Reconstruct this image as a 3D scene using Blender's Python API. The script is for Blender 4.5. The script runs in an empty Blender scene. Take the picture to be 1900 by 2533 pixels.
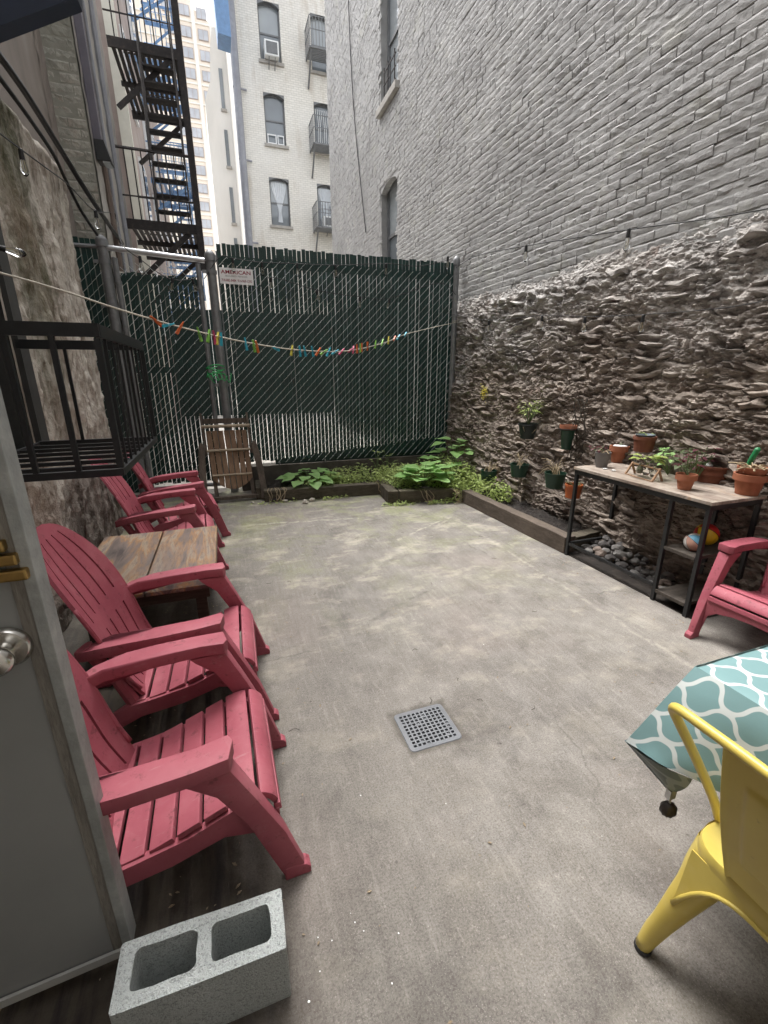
import bpy, bmesh, math, random
from mathutils import Vector, Matrix, noise
R = math.radians
random.seed(7)
scene = bpy.context.scene
COL = scene.collection

# ------------------------------------------------------------------ camera
EYE = Vector((0.0, 0.0, 1.55))
FPX, PITCH, ROLL, YAW = 1090.0, R(17.4), R(-0.1), R(19.4)      # focal length in pixels of a 1900 x 2533 frame
fw = Vector((math.sin(YAW)*math.cos(PITCH), math.cos(YAW)*math.cos(PITCH), -math.sin(PITCH)))
rt = Vector((math.cos(YAW), -math.sin(YAW), 0))
up = rt.cross(fw)
rt2 = rt*math.cos(ROLL) + up*math.sin(ROLL)
up2 = up*math.cos(ROLL) - rt*math.sin(ROLL)
cam = bpy.data.cameras.new('camera')
cam.sensor_fit = 'HORIZONTAL'; cam.sensor_width = 36.0
cam.lens = FPX/1900.0*36.0
cam.clip_start = 0.05; cam.clip_end = 600
camo = bpy.data.objects.new('camera', cam); COL.objects.link(camo)
camo.matrix_world = Matrix(((rt2.x, up2.x, -fw.x, EYE.x), (rt2.y, up2.y, -fw.y, EYE.y), (rt2.z, up2.z, -fw.z, EYE.z), (0, 0, 0, 1)))
scene.camera = camo

# ------------------------------------------------------------------ sky, sun, exposure
SUN_EL, SUN_AZ = 67.0, -22.0         # azimuth measured from +Y towards +X
world = bpy.data.worlds.new('World'); scene.world = world; world.use_nodes = True
wn = world.node_tree.nodes; wl = world.node_tree.links
sky = wn.new('ShaderNodeTexSky'); sky.sky_type = 'NISHITA'; sky.sun_disc = False
sky.sun_elevation = R(SUN_EL); sky.sun_rotation = R(SUN_AZ)
sky.dust_density = 4.0; sky.air_density = 1.0
hs = wn.new('ShaderNodeHueSaturation'); hs.inputs['Saturation'].default_value = 0.15
bg = wn['Background']; bg.inputs['Strength'].default_value = 0.15
wl.new(sky.outputs[0], hs.inputs['Color']); wl.new(hs.outputs[0], bg.inputs['Color'])
sun = bpy.data.lights.new('sun', 'SUN'); sun.energy = 1.05; sun.angle = R(40); sun.color = (1.0, 0.965, 0.92)
suno = bpy.data.objects.new('sun', sun); COL.objects.link(suno)
sd = Vector((math.sin(R(SUN_AZ))*math.cos(R(SUN_EL)), math.cos(R(SUN_AZ))*math.cos(R(SUN_EL)), math.sin(R(SUN_EL))))
suno.rotation_euler = sd.to_track_quat('Z', 'Y').to_euler()
suno.location = (0, 4, 30)
vs = scene.view_settings
vs.view_transform = 'Standard'; vs.look = 'None'; vs.gamma = 1.0; vs.use_curve_mapping = False
vs.exposure = 1.98
scene.cycles.adaptive_threshold = 0.02; scene.cycles.max_bounces = 6; scene.cycles.diffuse_bounces = 4; scene.cycles.glossy_bounces = 2; scene.cycles.transmission_bounces = 4

# ------------------------------------------------------------------ measuring helpers: a measured direction meets a known plane
def ray(px, py):
    return rt2*((px-950.0)/FPX) + up2*(-(py-1266.5)/FPX) + fw
def onz(px, py, z=0.0):
    d = ray(px, py); return EYE + d*((z-EYE.z)/d.z)
def ony(px, py, y):
    d = ray(px, py); return EYE + d*(y/d.y)
def onx(px, py, x):
    d = ray(px, py); return EYE + d*(x/d.x)
def proj(p):
    v = Vector(p)-EYE; c = v.dot(fw)
    if c <= 0.01: return None
    return (950+FPX*v.dot(rt2)/c, 1266.5-FPX*v.dot(up2)/c, c)

# ------------------------------------------------------------------ mesh helpers
def rnd(a, b): return random.uniform(a, b)

class MB:
    def __init__(s): s.v = []; s.f = []; s.mi = []; s.uv = None
    def add(s, vs, fs, mi=0):
        o = len(s.v); s.v += [tuple(v) for v in vs]
        s.f += [tuple(i+o for i in f) for f in fs]; s.mi += [mi]*len(fs); return s
    def box(s, x0, x1, y0, y1, z0, z1, mi=0):
        return s.add([(x0,y0,z0),(x1,y0,z0),(x1,y1,z0),(x0,y1,z0),(x0,y0,z1),(x1,y0,z1),(x1,y1,z1),(x0,y1,z1)],
                     [(0,3,2,1),(4,5,6,7),(0,1,5,4),(1,2,6,5),(2,3,7,6),(3,0,4,7)], mi)
    def obox(s, c, ax, ay, az, mi=0):
        c, ax, ay, az = map(Vector, (c, ax, ay, az)); P = []
        for k in (-1, 1):
            for (i, j) in ((-1,-1),(1,-1),(1,1),(-1,1)): P.append(c+ax*i+ay*j+az*k)
        return s.add(P, [(0,3,2,1),(4,5,6,7),(0,1,5,4),(1,2,6,5),(2,3,7,6),(3,0,4,7)], mi)
    def bar(s, p, q, w, h, upv=(0,0,1), mi=0):
        p, q = Vector(p), Vector(q); d = q-p; L = d.length; d.normalize()
        u = Vector(upv); sd_ = d.cross(u)
        if sd_.length < 1e-4: sd_ = d.cross(Vector((1,0,0)))
        sd_.normalize(); u = sd_.cross(d)
        return s.obox((p+q)/2, d*L/2, sd_*w/2, u*h/2, mi)
    def tube(s, pts, r, n=6, caps=True, mi=0):
        pts = [Vector(p) for p in pts]; rr = r if isinstance(r, (list, tuple)) else [r]*len(pts)
        vs_ = []; ref = None
        for i, p in enumerate(pts):
            t = (pts[min(i+1, len(pts)-1)]-pts[max(i-1, 0)])
            if t.length < 1e-9: t = Vector((0,0,1))
            t.normalize()
            if ref is None:
                ref = t.orthogonal().normalized()
            ref = (ref - t*ref.dot(t))
            if ref.length < 1e-5: ref = t.orthogonal()
            ref.normalize(); b = t.cross(ref)
            for k in range(n):
                a = 2*math.pi*k/n; vs_.append(p+(ref*math.cos(a)+b*math.sin(a))*rr[i])
        fs = []
        for i in range(len(pts)-1):
            for k in range(n):
                k2 = (k+1) % n; fs.append((i*n+k, i*n+k2, (i+1)*n+k2, (i+1)*n+k))
        if caps:
            fs.append(tuple(reversed(range(n)))); fs.append(tuple(range((len(pts)-1)*n, len(pts)*n)))
        return s.add(vs_, fs, mi)
    def lathe(s, prof, n=24, c=(0,0,0), mi=0, wob=0):
        vs_ = []; fs = []
        for (r, z) in prof:
            for k in range(n):
                a = 2*math.pi*k/n; q = r*(1+wob*math.sin(3*a+z*20)); vs_.append((c[0]+q*math.cos(a), c[1]+q*math.sin(a), c[2]+z))
        for i in range(len(prof)-1):
            for k in range(n):
                k2 = (k+1) % n; fs.append((i*n+k, i*n+k2, (i+1)*n+k2, (i+1)*n+k))
        if prof[0][0] > 1e-5: fs.append(tuple(reversed(range(n))))
        if prof[-1][0] > 1e-5: fs.append(tuple(range((len(prof)-1)*n, len(prof)*n)))
        return s.add(vs_, fs, mi)
    def prism(s, poly, f0, f1, mi=0):
        n = len(poly); vs_ = [f0(*p) for p in poly]+[f1(*p) for p in poly]
        fs = [tuple(reversed(range(n))), tuple(range(n, 2*n))]
        for i in range(n):
            j = (i+1) % n; fs.append((i, j, n+j, n+i))
        return s.add(vs_, fs, mi)
    def grid(s, nu, nv, fn, mi=0, skip=None):
        o = len(s.v); fs = []
        for j in range(nv+1):
            for i in range(nu+1): s.v.append(tuple(fn(i/nu, j/nv)))
        for j in range(nv):
            for i in range(nu):
                if skip and skip((i+.5)/nu, (j+.5)/nv): continue
                a = o+j*(nu+1)+i; s.f.append((a, a+1, a+nu+2, a+nu+1)); s.mi.append(mi)
        return s
    def build(s, name, mats, parent=None, smooth=False, bevel=0, seg=2, label=None, cat=None, group=None, kind=None, origin=None, uv=None, fixn=True):
        if not isinstance(mats, (list, tuple)): mats = [mats]
        if parent is not None:
            org = Vector(parent['_o']) if '_o' in parent else Vector((0,0,0))
        elif origin is not None: org = Vector(origin)
        elif s.v:
            xs = [v[0] for v in s.v]; ys = [v[1] for v in s.v]; zs = [v[2] for v in s.v]
            org = Vector(((min(xs)+max(xs))/2, (min(ys)+max(ys))/2, min(zs)))
        else: org = Vector((0,0,0))
        me = bpy.data.meshes.new(name)
        me.from_pydata([(v[0]-org.x, v[1]-org.y, v[2]-org.z) for v in s.v], [], s.f)
        for m in mats: me.materials.append(m)
        if len(mats) > 1: me.polygons.foreach_set('material_index', s.mi)
        if uv:
            l = me.uv_layers.new(name='UVMap')
            for lp in me.loops: l.data[lp.index].uv = uv[lp.vertex_index]
        if bevel or fixn:
            bm = bmesh.new(); bm.from_mesh(me)
            if fixn and not uv: bmesh.ops.recalc_face_normals(bm, faces=bm.faces)
            if bevel:
                es = [e for e in bm.edges if len(e.link_faces) == 2 and e.calc_face_angle(0) > R(35)]
                bmesh.ops.bevel(bm, geom=es, offset=bevel, segments=seg, affect='EDGES', profile=0.6, clamp_overlap=True)
            bm.to_mesh(me); bm.free()
        if smooth:
            me.polygons.foreach_set('use_smooth', [True]*len(me.polygons))
            if smooth != 'all': me.set_sharp_from_angle(angle=R(40 if smooth is True else smooth))
        o = bpy.data.objects.new(name, me); COL.objects.link(o)
        if parent is not None:
            o.parent = parent; 
        else: o.location = org
        o['_o'] = tuple(org)
        tag(o, label, cat, group, kind)
        return o

def tag(o, label=None, cat=None, group=None, kind=None):
    if label: o['label'] = label
    if cat: o['category'] = cat
    if group: o['group'] = group
    if kind: o['kind'] = kind
    return o
def thing(name, label, cat, loc=(0,0,0), group=None):
    o = bpy.data.objects.new(name, None); COL.objects.link(o); o.empty_display_size = 0.1
    o.location = loc; o['_o'] = tuple(loc); return tag(o, label, cat, group)
def kids(o): return [c for c in bpy.data.objects if c.parent is o]
def dup(root, loc, rotz=0, label=None, group=None):
    r = root.copy(); COL.objects.link(r); r.location = loc; r.rotation_euler = (0, 0, rotz)
    if label: r['label'] = label
    if group: r['group'] = group
    for ch in kids(root):
        c = ch.copy(); COL.objects.link(c); c.parent = r
        for g in kids(ch):
            d = g.copy(); COL.objects.link(d); d.parent = c
    return r
def inst(src, name, parent, loc, rot=(0,0,0), scale=(1,1,1)):
    """another child that shares a mesh; loc in world coordinates"""
    o = bpy.data.objects.new(name, src); COL.objects.link(o); o.parent = parent
    p = Vector(parent['_o']) if '_o' in parent else Vector((0,0,0))
    o.location = Vector(loc)-p; o.rotation_euler = rot; o.scale = scale; return o
def mesh_of(mb, name, mats, smooth=False, bevel=0):
    o = mb.build(name, mats, origin=(0,0,0), smooth=smooth, bevel=bevel); me = o.data; bpy.data.objects.remove(o); return me
def thicken(o, th):
    bm = bmesh.new(); bm.from_mesh(o.data); bmesh.ops.solidify(bm, geom=bm.faces[:], thickness=th); bmesh.ops.recalc_face_normals(bm, faces=bm.faces); bm.to_mesh(o.data); bm.free()
    o.data.polygons.foreach_set('use_smooth', [True]*len(o.data.polygons)); o.data.set_sharp_from_angle(angle=R(38)); return o
def spline(pts, n=8):
    P = [Vector(p) for p in pts]; out = []
    for i in range(len(P)-1):
        p0 = P[max(i-1,0)]; p1 = P[i]; p2 = P[i+1]; p3 = P[min(i+2,len(P)-1)]
        for k in range(n):
            t = k/n; out.append(.5*((2*p1)+(p2-p0)*t+(2*p0-5*p1+4*p2-p3)*t*t+(3*p1-p0-3*p2+p3)*t**3))
    out.append(P[-1]); return out
def fbm(p, o=4): return noise.fractal(Vector(p), 1.0, 2.0, o)

# ------------------------------------------------------------------ materials
class NT:
    def __init__(s, name):
        m = bpy.data.materials.new(name); m.use_nodes = True; s.m = m; s.t = m.node_tree; s.n = s.t.nodes; s.l = s.t.links
        s.b = s.n['Principled BSDF']; s.pos = None
    def P(s):
        if s.pos is None: s.pos = s.n.new('ShaderNodeNewGeometry').outputs['Position']
        return s.pos
    def map(s, scale=(1,1,1), src=None, rot=(0,0,0)):
        n = s.n.new('ShaderNodeMapping'); n.inputs['Scale'].default_value = scale; n.inputs['Rotation'].default_value = rot
        s.l.new(src or s.P(), n.inputs['Vector']); return n.outputs[0]
    def noise(s, scale, detail=5, rough=.55, src=None, dist=0):
        n = s.n.new('ShaderNodeTexNoise'); n.inputs['Scale'].default_value = scale; n.inputs['Detail'].default_value = detail
        n.inputs['Roughness'].default_value = rough; n.inputs['Distortion'].default_value = dist
        s.l.new(src or s.P(), n.inputs['Vector']); return n.outputs['Fac']
    def ramp(s, fac, stops):
        n = s.n.new('ShaderNodeValToRGB'); e = n.color_ramp.elements
        while len(e) < len(stops): e.new(.5)
        for k, (p, c) in enumerate(stops):
            e[k].position = p; e[k].color = (c, c, c, 1) if isinstance(c, (int, float)) else (*c, 1)
        s.l.new(fac, n.inputs['Fac']); return n.outputs['Color']
    def mix(s, fac, a, b, mode='MIX'):
        n = s.n.new('ShaderNodeMix'); n.data_type = 'RGBA'; n.blend_type = mode
        for k, v in ((0, fac), (6, a), (7, b)):
            if isinstance(v, (int, float)): n.inputs[k].default_value = v if k == 0 else (v, v, v, 1)
            elif isinstance(v, tuple): n.inputs[k].default_value = (*v, 1)
            else: s.l.new(v, n.inputs[k])
        return n.outputs[2]
    def math(s, op, a, b=0.0, c=None, clamp=False):
        n = s.n.new('ShaderNodeMath'); n.operation = op; n.use_clamp = clamp
        for k, v in enumerate((a, b, c)):
            if v is None: continue
            if isinstance(v, (int, float)): n.inputs[k].default_value = v
            else: s.l.new(v, n.inputs[k])
        return n.outputs[0]
    def xyz(s, src=None):
        n = s.n.new('ShaderNodeSeparateXYZ'); s.l.new(src or s.P(), n.inputs[0]); return n.outputs
    def bump(s, h, strength=.3, dist=.01, prev=None):
        n = s.n.new('ShaderNodeBump'); n.inputs['Strength'].default_value = strength; n.inputs['Distance'].default_value = dist
        s.l.new(h, n.inputs['Height'])
        if prev is not None: s.l.new(prev, n.inputs['Normal'])
        s.l.new(n.outputs[0], s.b.inputs['Normal']); return n.outputs[0]
    def col(s, c):
        if isinstance(c, tuple): s.b.inputs['Base Color'].default_value = (*c, 1)
        else: s.l.new(c, s.b.inputs['Base Color'])
        return s
    def set(s, **k):
        for a, v in k.items():
            nm = {'rough':'Roughness','metal':'Metallic','spec':'Specular IOR Level','trans':'Transmission Weight','ior':'IOR','coat':'Coat Weight','alpha':'Alpha','sss':'Subsurface Weight'}[a]
            if isinstance(v, (int, float)): s.b.inputs[nm].default_value = v
            else: s.l.new(v, s.b.inputs[nm])
        return s
def mul(c, k): return tuple(min(1, x*k) for x in c)
def M(name, c, rough=.6, var=.2, scale=6, bump=.15, bscale=60, metal=0, c2=None, spec=.5, dist=.004, detail=5, stretch=(1,1,1)):
    t = NT(name); src = t.map(stretch) if stretch != (1,1,1) else None
    f = t.noise(scale, detail, .6, src)
    t.col(t.ramp(f, [(.25, mul(c, 1-var)), (.55, c), (.8, c2 or mul(c, 1+var))]))
    t.set(rough=rough, metal=metal, spec=spec)
    if bump: t.bump(t.noise(bscale, 4, .6, src), bump, dist)
    return t.m
# ------------------------------------------------------------------ specific materials
def concrete_mat():
    t = NT('yard_concrete'); P = t.P(); x, y, z = t.xyz()
    big = t.noise(.9, 6, .6); mid = t.noise(4.5, 6, .65); fine = t.noise(150, 5, .7); grit = t.noise(320, 2, .6)
    c = t.ramp(big, [(.28, (.205,.191,.177)), (.5, (.250,.234,.214)), (.75, (.295,.278,.250))])
    c = t.mix(t.ramp(mid, [(.38, .75), (.62, 0)]), c, t.mix(1.0, c, (.66,.64,.62), 'MULTIPLY'))
    c = t.mix(t.ramp(fine, [(.40, .8), (.54, 0)]), c, t.mix(1.0, c, (.60,.58,.56), 'MULTIPLY'))
    c = t.mix(t.ramp(t.noise(40, 5, .75), [(.56, 0), (.70, .35)]), c, (.46,.43,.39))
    c = t.mix(t.ramp(t.noise(2.6, 7, .75, dist=.4), [(.33, .6), (.48, 0)]), c, t.mix(1.0, c, (.55,.54,.55), 'MULTIPLY'))
    c = t.mix(t.ramp(grit, [(.60, 0), (.72, .55)]), c, (.55,.52,.47))
    # pale efflorescence and green algae towards the planters
    far = t.math('SMOOTHSTEP', y, 2.4, 4.8) if False else t.ramp(t.math('MULTIPLY', t.math('SUBTRACT', y, 2.0), .32, clamp=True), [(0, 0), (1, 1)])
    alg = t.math('MULTIPLY', t.ramp(t.noise(1.7, 5, .7, dist=.6), [(.49, 0), (.68, 1)]), far)
    c = t.mix(t.math('MULTIPLY', alg, .6), c, (.30,.33,.14))
    pale = t.math('MULTIPLY', t.ramp(t.noise(2.3, 6, .7, t.map((1,1.6,1))), [(.52, 0), (.68, 1)]), t.ramp(t.math('MULTIPLY', t.math('SUBTRACT', y, 1.2), .5, clamp=True), [(0,.25),(1,1)]))
    c = t.mix(t.math('MULTIPLY', pale, .55), c, (.50,.46,.37))
    pink = t.ramp(t.noise(1.1, 3, .5, t.map((1,1,1), rot=(0,0,1))), [(.52, 0), (.70, 1)])
    c = t.mix(t.math('MULTIPLY', pink, .15), c, (.38,.30,.27))
    tw_ = t.noise(7, 5, .65, t.map((6,.7,1), rot=(0,0,.15))); c = t.mix(t.ramp(tw_, [(.35, .3), (.48, 0)]), c, t.mix(1.0, c, (.68,.67,.66), 'MULTIPLY')); c = t.mix(t.ramp(tw_, [(.56, 0), (.70, .22)]), c, (.42,.40,.36))
    # old repair lines (pale seams): distance to straight lines broken by noise
    wob = t.math('MULTIPLY', t.math('SUBTRACT', t.noise(6, 4, .6), .5), .10)
    def seam(px0, py0, px1, py1, w, colr, amt, cc):
        dx, dy = px1-px0, py1-py0; L = math.hypot(dx, dy); dx /= L; dy /= L
        u = t.math('ADD', t.math('MULTIPLY', t.math('SUBTRACT', x, px0), dx), t.math('MULTIPLY', t.math('SUBTRACT', y, py0), dy))
        v = t.math('ADD', t.math('MULTIPLY', t.math('SUBTRACT', x, px0), -dy), t.math('MULTIPLY', t.math('SUBTRACT', y, py0), dx))
        v = t.math('ABSOLUTE', t.math('ADD', v, wob))
        a = t.math('SUBTRACT', 1.0, t.math('DIVIDE', v, w), clamp=True)
        b = t.math('MULTIPLY', t.math('GREATER_THAN', u, 0), t.math('LESS_THAN', u, L))
        n = t.ramp(t.noise(14, 4, .7), [(.42, 0), (.58, 1)])
        return t.mix(t.math('MULTIPLY', t.math('MULTIPLY', a, b), t.math('MULTIPLY', n, amt)), cc, colr)
    c = seam(2.32, 4.25, 2.28, 1.1, .030, (.44,.41,.35), .4, c)
    c = seam(2.0, 4.0, 2.32, 4.25, .03, (.52,.47,.39), .4, c)
    c = seam(1.45, 3.75, 2.1, 4.15, .022, (.52,.48,.40), .6, c)
    c = seam(.15, 4.72, 1.3, 4.55, .035, (.52,.49,.40), .6, c)
    c = seam(.75, 2.45, 1.35, 2.72, .03, (.12,.11,.10), .8, c)
    c = seam(.85, 2.4, .82, 3.2, .05, (.15,.14,.13), .5, c)
    # damp grime along the left wall and below the chairs
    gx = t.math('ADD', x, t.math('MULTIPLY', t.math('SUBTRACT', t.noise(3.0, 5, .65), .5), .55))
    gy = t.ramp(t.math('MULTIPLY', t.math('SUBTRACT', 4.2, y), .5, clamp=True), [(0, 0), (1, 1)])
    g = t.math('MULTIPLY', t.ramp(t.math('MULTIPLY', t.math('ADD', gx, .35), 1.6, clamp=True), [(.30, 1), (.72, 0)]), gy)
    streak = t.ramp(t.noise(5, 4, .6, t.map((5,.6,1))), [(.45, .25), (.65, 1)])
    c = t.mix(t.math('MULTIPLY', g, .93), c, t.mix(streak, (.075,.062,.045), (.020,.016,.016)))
    near = t.ramp(t.math('MULTIPLY', t.math('SUBTRACT', 2.0, y), .6, clamp=True), [(.1, 0), (1, 1)])
    st_ = t.ramp(t.noise(1.5, 6, .68, dist=.7), [(.47, 0), (.60, 1)])
    c = t.mix(t.math('MULTIPLY', t.math('MULTIPLY', near, st_), .6), c, t.mix(1.0, c, (.50,.49,.48), 'MULTIPLY'))
    lft = t.ramp(t.math('MULTIPLY', t.math('SUBTRACT', .75, gx), 1.3, clamp=True), [(.0, 0), (.8, 1)])
    c = t.mix(t.math('MULTIPLY', t.math('MULTIPLY', lft, t.ramp(t.noise(4.5, 6, .7), [(.40, 0), (.58, 1)])), .55), c, t.mix(1.0, c, (.48,.46,.44), 'MULTIPLY'))
    # crisp hairline cracks, white flecks, dirt packed round the drain
    vo = t.n.new('ShaderNodeTexVoronoi'); vo.feature = 'DISTANCE_TO_EDGE'; vo.inputs['Scale'].default_value = .75
    wv = t.n.new('ShaderNodeVectorMath'); wv.operation = 'ADD'; nz = t.n.new('ShaderNodeTexNoise'); nz.inputs['Scale'].default_value = 5; nz.inputs['Detail'].default_value = 6
    t.l.new(P, nz.inputs['Vector']); sc_ = t.n.new('ShaderNodeVectorMath'); sc_.operation = 'SCALE'; sc_.inputs['Scale'].default_value = .22; t.l.new(nz.outputs['Color'], sc_.inputs[0])
    t.l.new(P, wv.inputs[0]); t.l.new(sc_.outputs[0], wv.inputs[1]); t.l.new(wv.outputs[0], vo.inputs['Vector'])
    ck = t.math('MULTIPLY', t.ramp(vo.outputs['Distance'], [(.0015, 1), (.005, 0)]), t.ramp(t.noise(.7, 2, .5), [(.50, 0), (.58, 1)]))
    c = t.mix(t.math('MULTIPLY', ck, .4), c, (.055,.05,.045))
    v2 = t.n.new('ShaderNodeTexVoronoi'); v2.inputs['Scale'].default_value = 22; t.l.new(P, v2.inputs['Vector'])
    fl = t.math('MULTIPLY', t.ramp(v2.outputs['Distance'], [(.035, 1), (.06, 0)]), t.ramp(t.noise(3, 3, .6), [(.5, 0), (.6, 1)]))
    c = t.mix(t.math('MULTIPLY', fl, .5), c, (.48,.46,.42))
    v3 = t.n.new('ShaderNodeTexVoronoi'); v3.inputs['Scale'].default_value = 13; t.l.new(P, v3.inputs['Vector'])
    c = t.mix(t.math('MULTIPLY', t.ramp(v3.outputs['Distance'], [(.05, 1), (.09, 0)]), t.ramp(t.noise(2.2, 3, .6, t.map((1,1,1), rot=(0,0,2))), [(.5, 0), (.6, .7)])), c, (.06,.05,.045))
    ddx = t.math('SUBTRACT', t.math('ABSOLUTE', t.math('SUBTRACT', x, .73)), .127); ddy = t.math('SUBTRACT', t.math('ABSOLUTE', t.math('SUBTRACT', y, 1.4825)), .1175)
    dd = t.math('ADD', t.math('MAXIMUM', ddx, ddy), t.math('MULTIPLY', t.math('SUBTRACT', t.noise(18, 4, .7), .5), .05))
    c = t.mix(t.ramp(dd, [(.0, .75), (.03, 0)]), c, (.085,.075,.062))
    t.col(c); t.set(rough=t.ramp(mid, [(.3, .78), (.7, .95)]), spec=.25)
    b = t.bump(mid, .25, .012); b = t.bump(fine, .35, .004, b); t.bump(grit, .25, .0015, b)
    return t.m
def stucco_mat():
    t = NT('stained_stucco'); x, y, z = t.xyz()
    v = t.map((2.2, 2.2, .7))
    n1 = t.noise(1.6, 7, .65, v, .4); n2 = t.noise(5, 6, .7, v); n3 = t.noise(38, 5, .7); n4 = t.noise(12, 5, .65)
    c = t.ramp(n1, [(.26, (.20,.17,.15)), (.40, (.42,.37,.32)), (.53, (.58,.53,.47)), (.72, (.70,.66,.59))])
    c = t.mix(t.ramp(n2, [(.36, .7), (.50, 0)]), c, (.17,.135,.11))
    c = t.mix(t.ramp(n4, [(.55, 0), (.72, .5)]), c, (.60,.55,.47))
    # moss band below the leak, and a dark brown tone towards the foot
    w = t.math('ADD', y, t.math('MULTIPLY', t.math('SUBTRACT', n4, .5), .5))
    band = t.math('SUBTRACT', 1.0, t.math('MULTIPLY', t.math('ABSOLUTE', t.math('SUBTRACT', w, 3.84)), 2.4), clamp=True)
    band = t.math('MULTIPLY', band, 2.2, clamp=True)
    band = t.math('MULTIPLY', band, t.ramp(n2, [(.3, 1), (.7, .55)]))
    band = t.math('MULTIPLY', band, t.ramp(t.math('MULTIPLY', z, .33), [(.35, .12), (.72, 1)]))
    c = t.mix(t.math('MULTIPLY', band, .9), c, t.mix(n3, (.018,.022,.008), (.075,.092,.026)))
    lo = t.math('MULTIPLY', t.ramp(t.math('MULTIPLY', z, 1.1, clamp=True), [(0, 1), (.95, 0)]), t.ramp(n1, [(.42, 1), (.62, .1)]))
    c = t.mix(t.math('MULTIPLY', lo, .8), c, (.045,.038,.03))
    c = t.mix(t.ramp(t.noise(.9, 3, .5), [(.55, 0), (.72, .35)]), c, (.34,.22,.17))
    drip = t.noise(3, 5, .6, t.map((6,6,.5))); c = t.mix(t.ramp(drip, [(.36, .5), (.48, 0)]), c, t.mix(1.0, c, (.45,.41,.38), 'MULTIPLY'))
    t.col(c); t.set(rough=.95, spec=.2); b = t.bump(n4, .8, .04); t.bump(n3, .6, .008, b); return t.m
def brickpaint_mat(name, a, b_, c3, worn=(.50,.50,.38), wornamt=.35, red=.5):
    t = NT(name)
    n1 = t.noise(1.2, 6, .6); n2 = t.noise(9, 6, .65); n3 = t.noise(60, 4, .7)
    c = t.ramp(n1, [(.3, a), (.5, b_), (.7, c3)])
    c = t.mix(t.ramp(n2, [(.35, .5), (.52, 0)]), c, mul(a, .70))
    c = t.mix(t.ramp(t.noise(26, 5, .7), [(.36, .45), (.5, 0)]), c, mul(a, .75))
    c = t.mix(t.ramp(t.noise(2.6, 5, .7), [(.55, 0), (.75, wornamt)]), c, worn)
    c = t.mix(t.ramp(t.noise(3.3, 7, .75, t.map((1,1,1), rot=(1,.5,0))), [(.66, 0), (.72, red)]), c, (.30,.14,.11))
    t.col(c); t.set(rough=.72, spec=.35); b = t.bump(n2, .6, .018); t.bump(n3, .6, .006, b); return t.m
def stone_mat():
    t = NT('schist_rubble'); x, y, z = t.xyz()
    v = t.map((2.5, 2.5, 7)); n1 = t.noise(1.3, 7, .7, v, .5); n2 = t.noise(4, 6, .7, v); n3 = t.noise(50, 5, .75); n0 = t.noise(.8, 4, .6)
    c = t.ramp(n1, [(.26, (.065,.053,.044)), (.43, (.18,.147,.123)), (.58, (.31,.262,.222)), (.76, (.48,.43,.375))])
    c = t.mix(t.ramp(n2, [(.34, .75), (.48, 0)]), c, (.065,.052,.044))
    # grey paint that ran down from the brick wall above: thins out towards the foot
    pz = t.math('ADD', t.math('MULTIPLY', t.math('SUBTRACT', z, 1.25), .75), t.math('MULTIPLY', t.math('SUBTRACT', n0, .5), 1.8))
    pm = t.math('MULTIPLY', t.ramp(t.math('MULTIPLY', pz, 1, clamp=True), [(.15, 0), (.85, 1)]), t.ramp(n2, [(.35, .4), (.55, 1)]))
    c = t.mix(t.math('MULTIPLY', pm, .72), c, t.ramp(n1, [(.32, (.30,.295,.29)), (.60, (.66,.655,.645))]))
    c = t.mix(t.ramp(t.noise(2.1, 5, .7, t.map((1,1,1), rot=(.5,0,1))), [(.60, 0), (.74, .5)]), c, (.32,.20,.15))
    t.col(c); t.set(rough=.9, spec=.3); b = t.bump(t.noise(16, 6, .75, v), .6, .012, None); t.bump(n3, .9, .008, b); return t.m
def wood_mat(name, a, b_, rough=.8, ax=(1,14,14), bump=.4, k=3.0):
    t = NT(name); v = t.map(ax); n = t.noise(k, 6, .65, v, .3); n2 = t.noise(k*6, 4, .7, v); n0 = t.noise(2, 4, .6)
    c = t.ramp(n, [(.3, a), (.7, b_)]); c = t.mix(t.ramp(n2, [(.35, .5), (.55, 0)]), c, mul(a, .5))
    c = t.mix(t.ramp(n0, [(.5, 0), (.75, .4)]), c, mul(b_, 1.3))
    t.col(c); t.set(rough=rough, spec=.3); t.bump(n2, bump, .004); return t.m
def glass_mat(name='window_glass', tint=(.19,.215,.235), rough=.06):
    t = NT(name); n = t.noise(.8, 3, .5)
    t.col(t.ramp(n, [(.3, mul(tint, .7)), (.7, tint)])); t.set(rough=rough, spec=.9); t.bump(t.noise(1.6, 2, .5), .04, .05); return t.m
def clear_glass():
    t = NT('clear_glass'); t.col((.95,.97,.96)); t.set(rough=.03, trans=1.0, ior=1.45); return t.m

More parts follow.
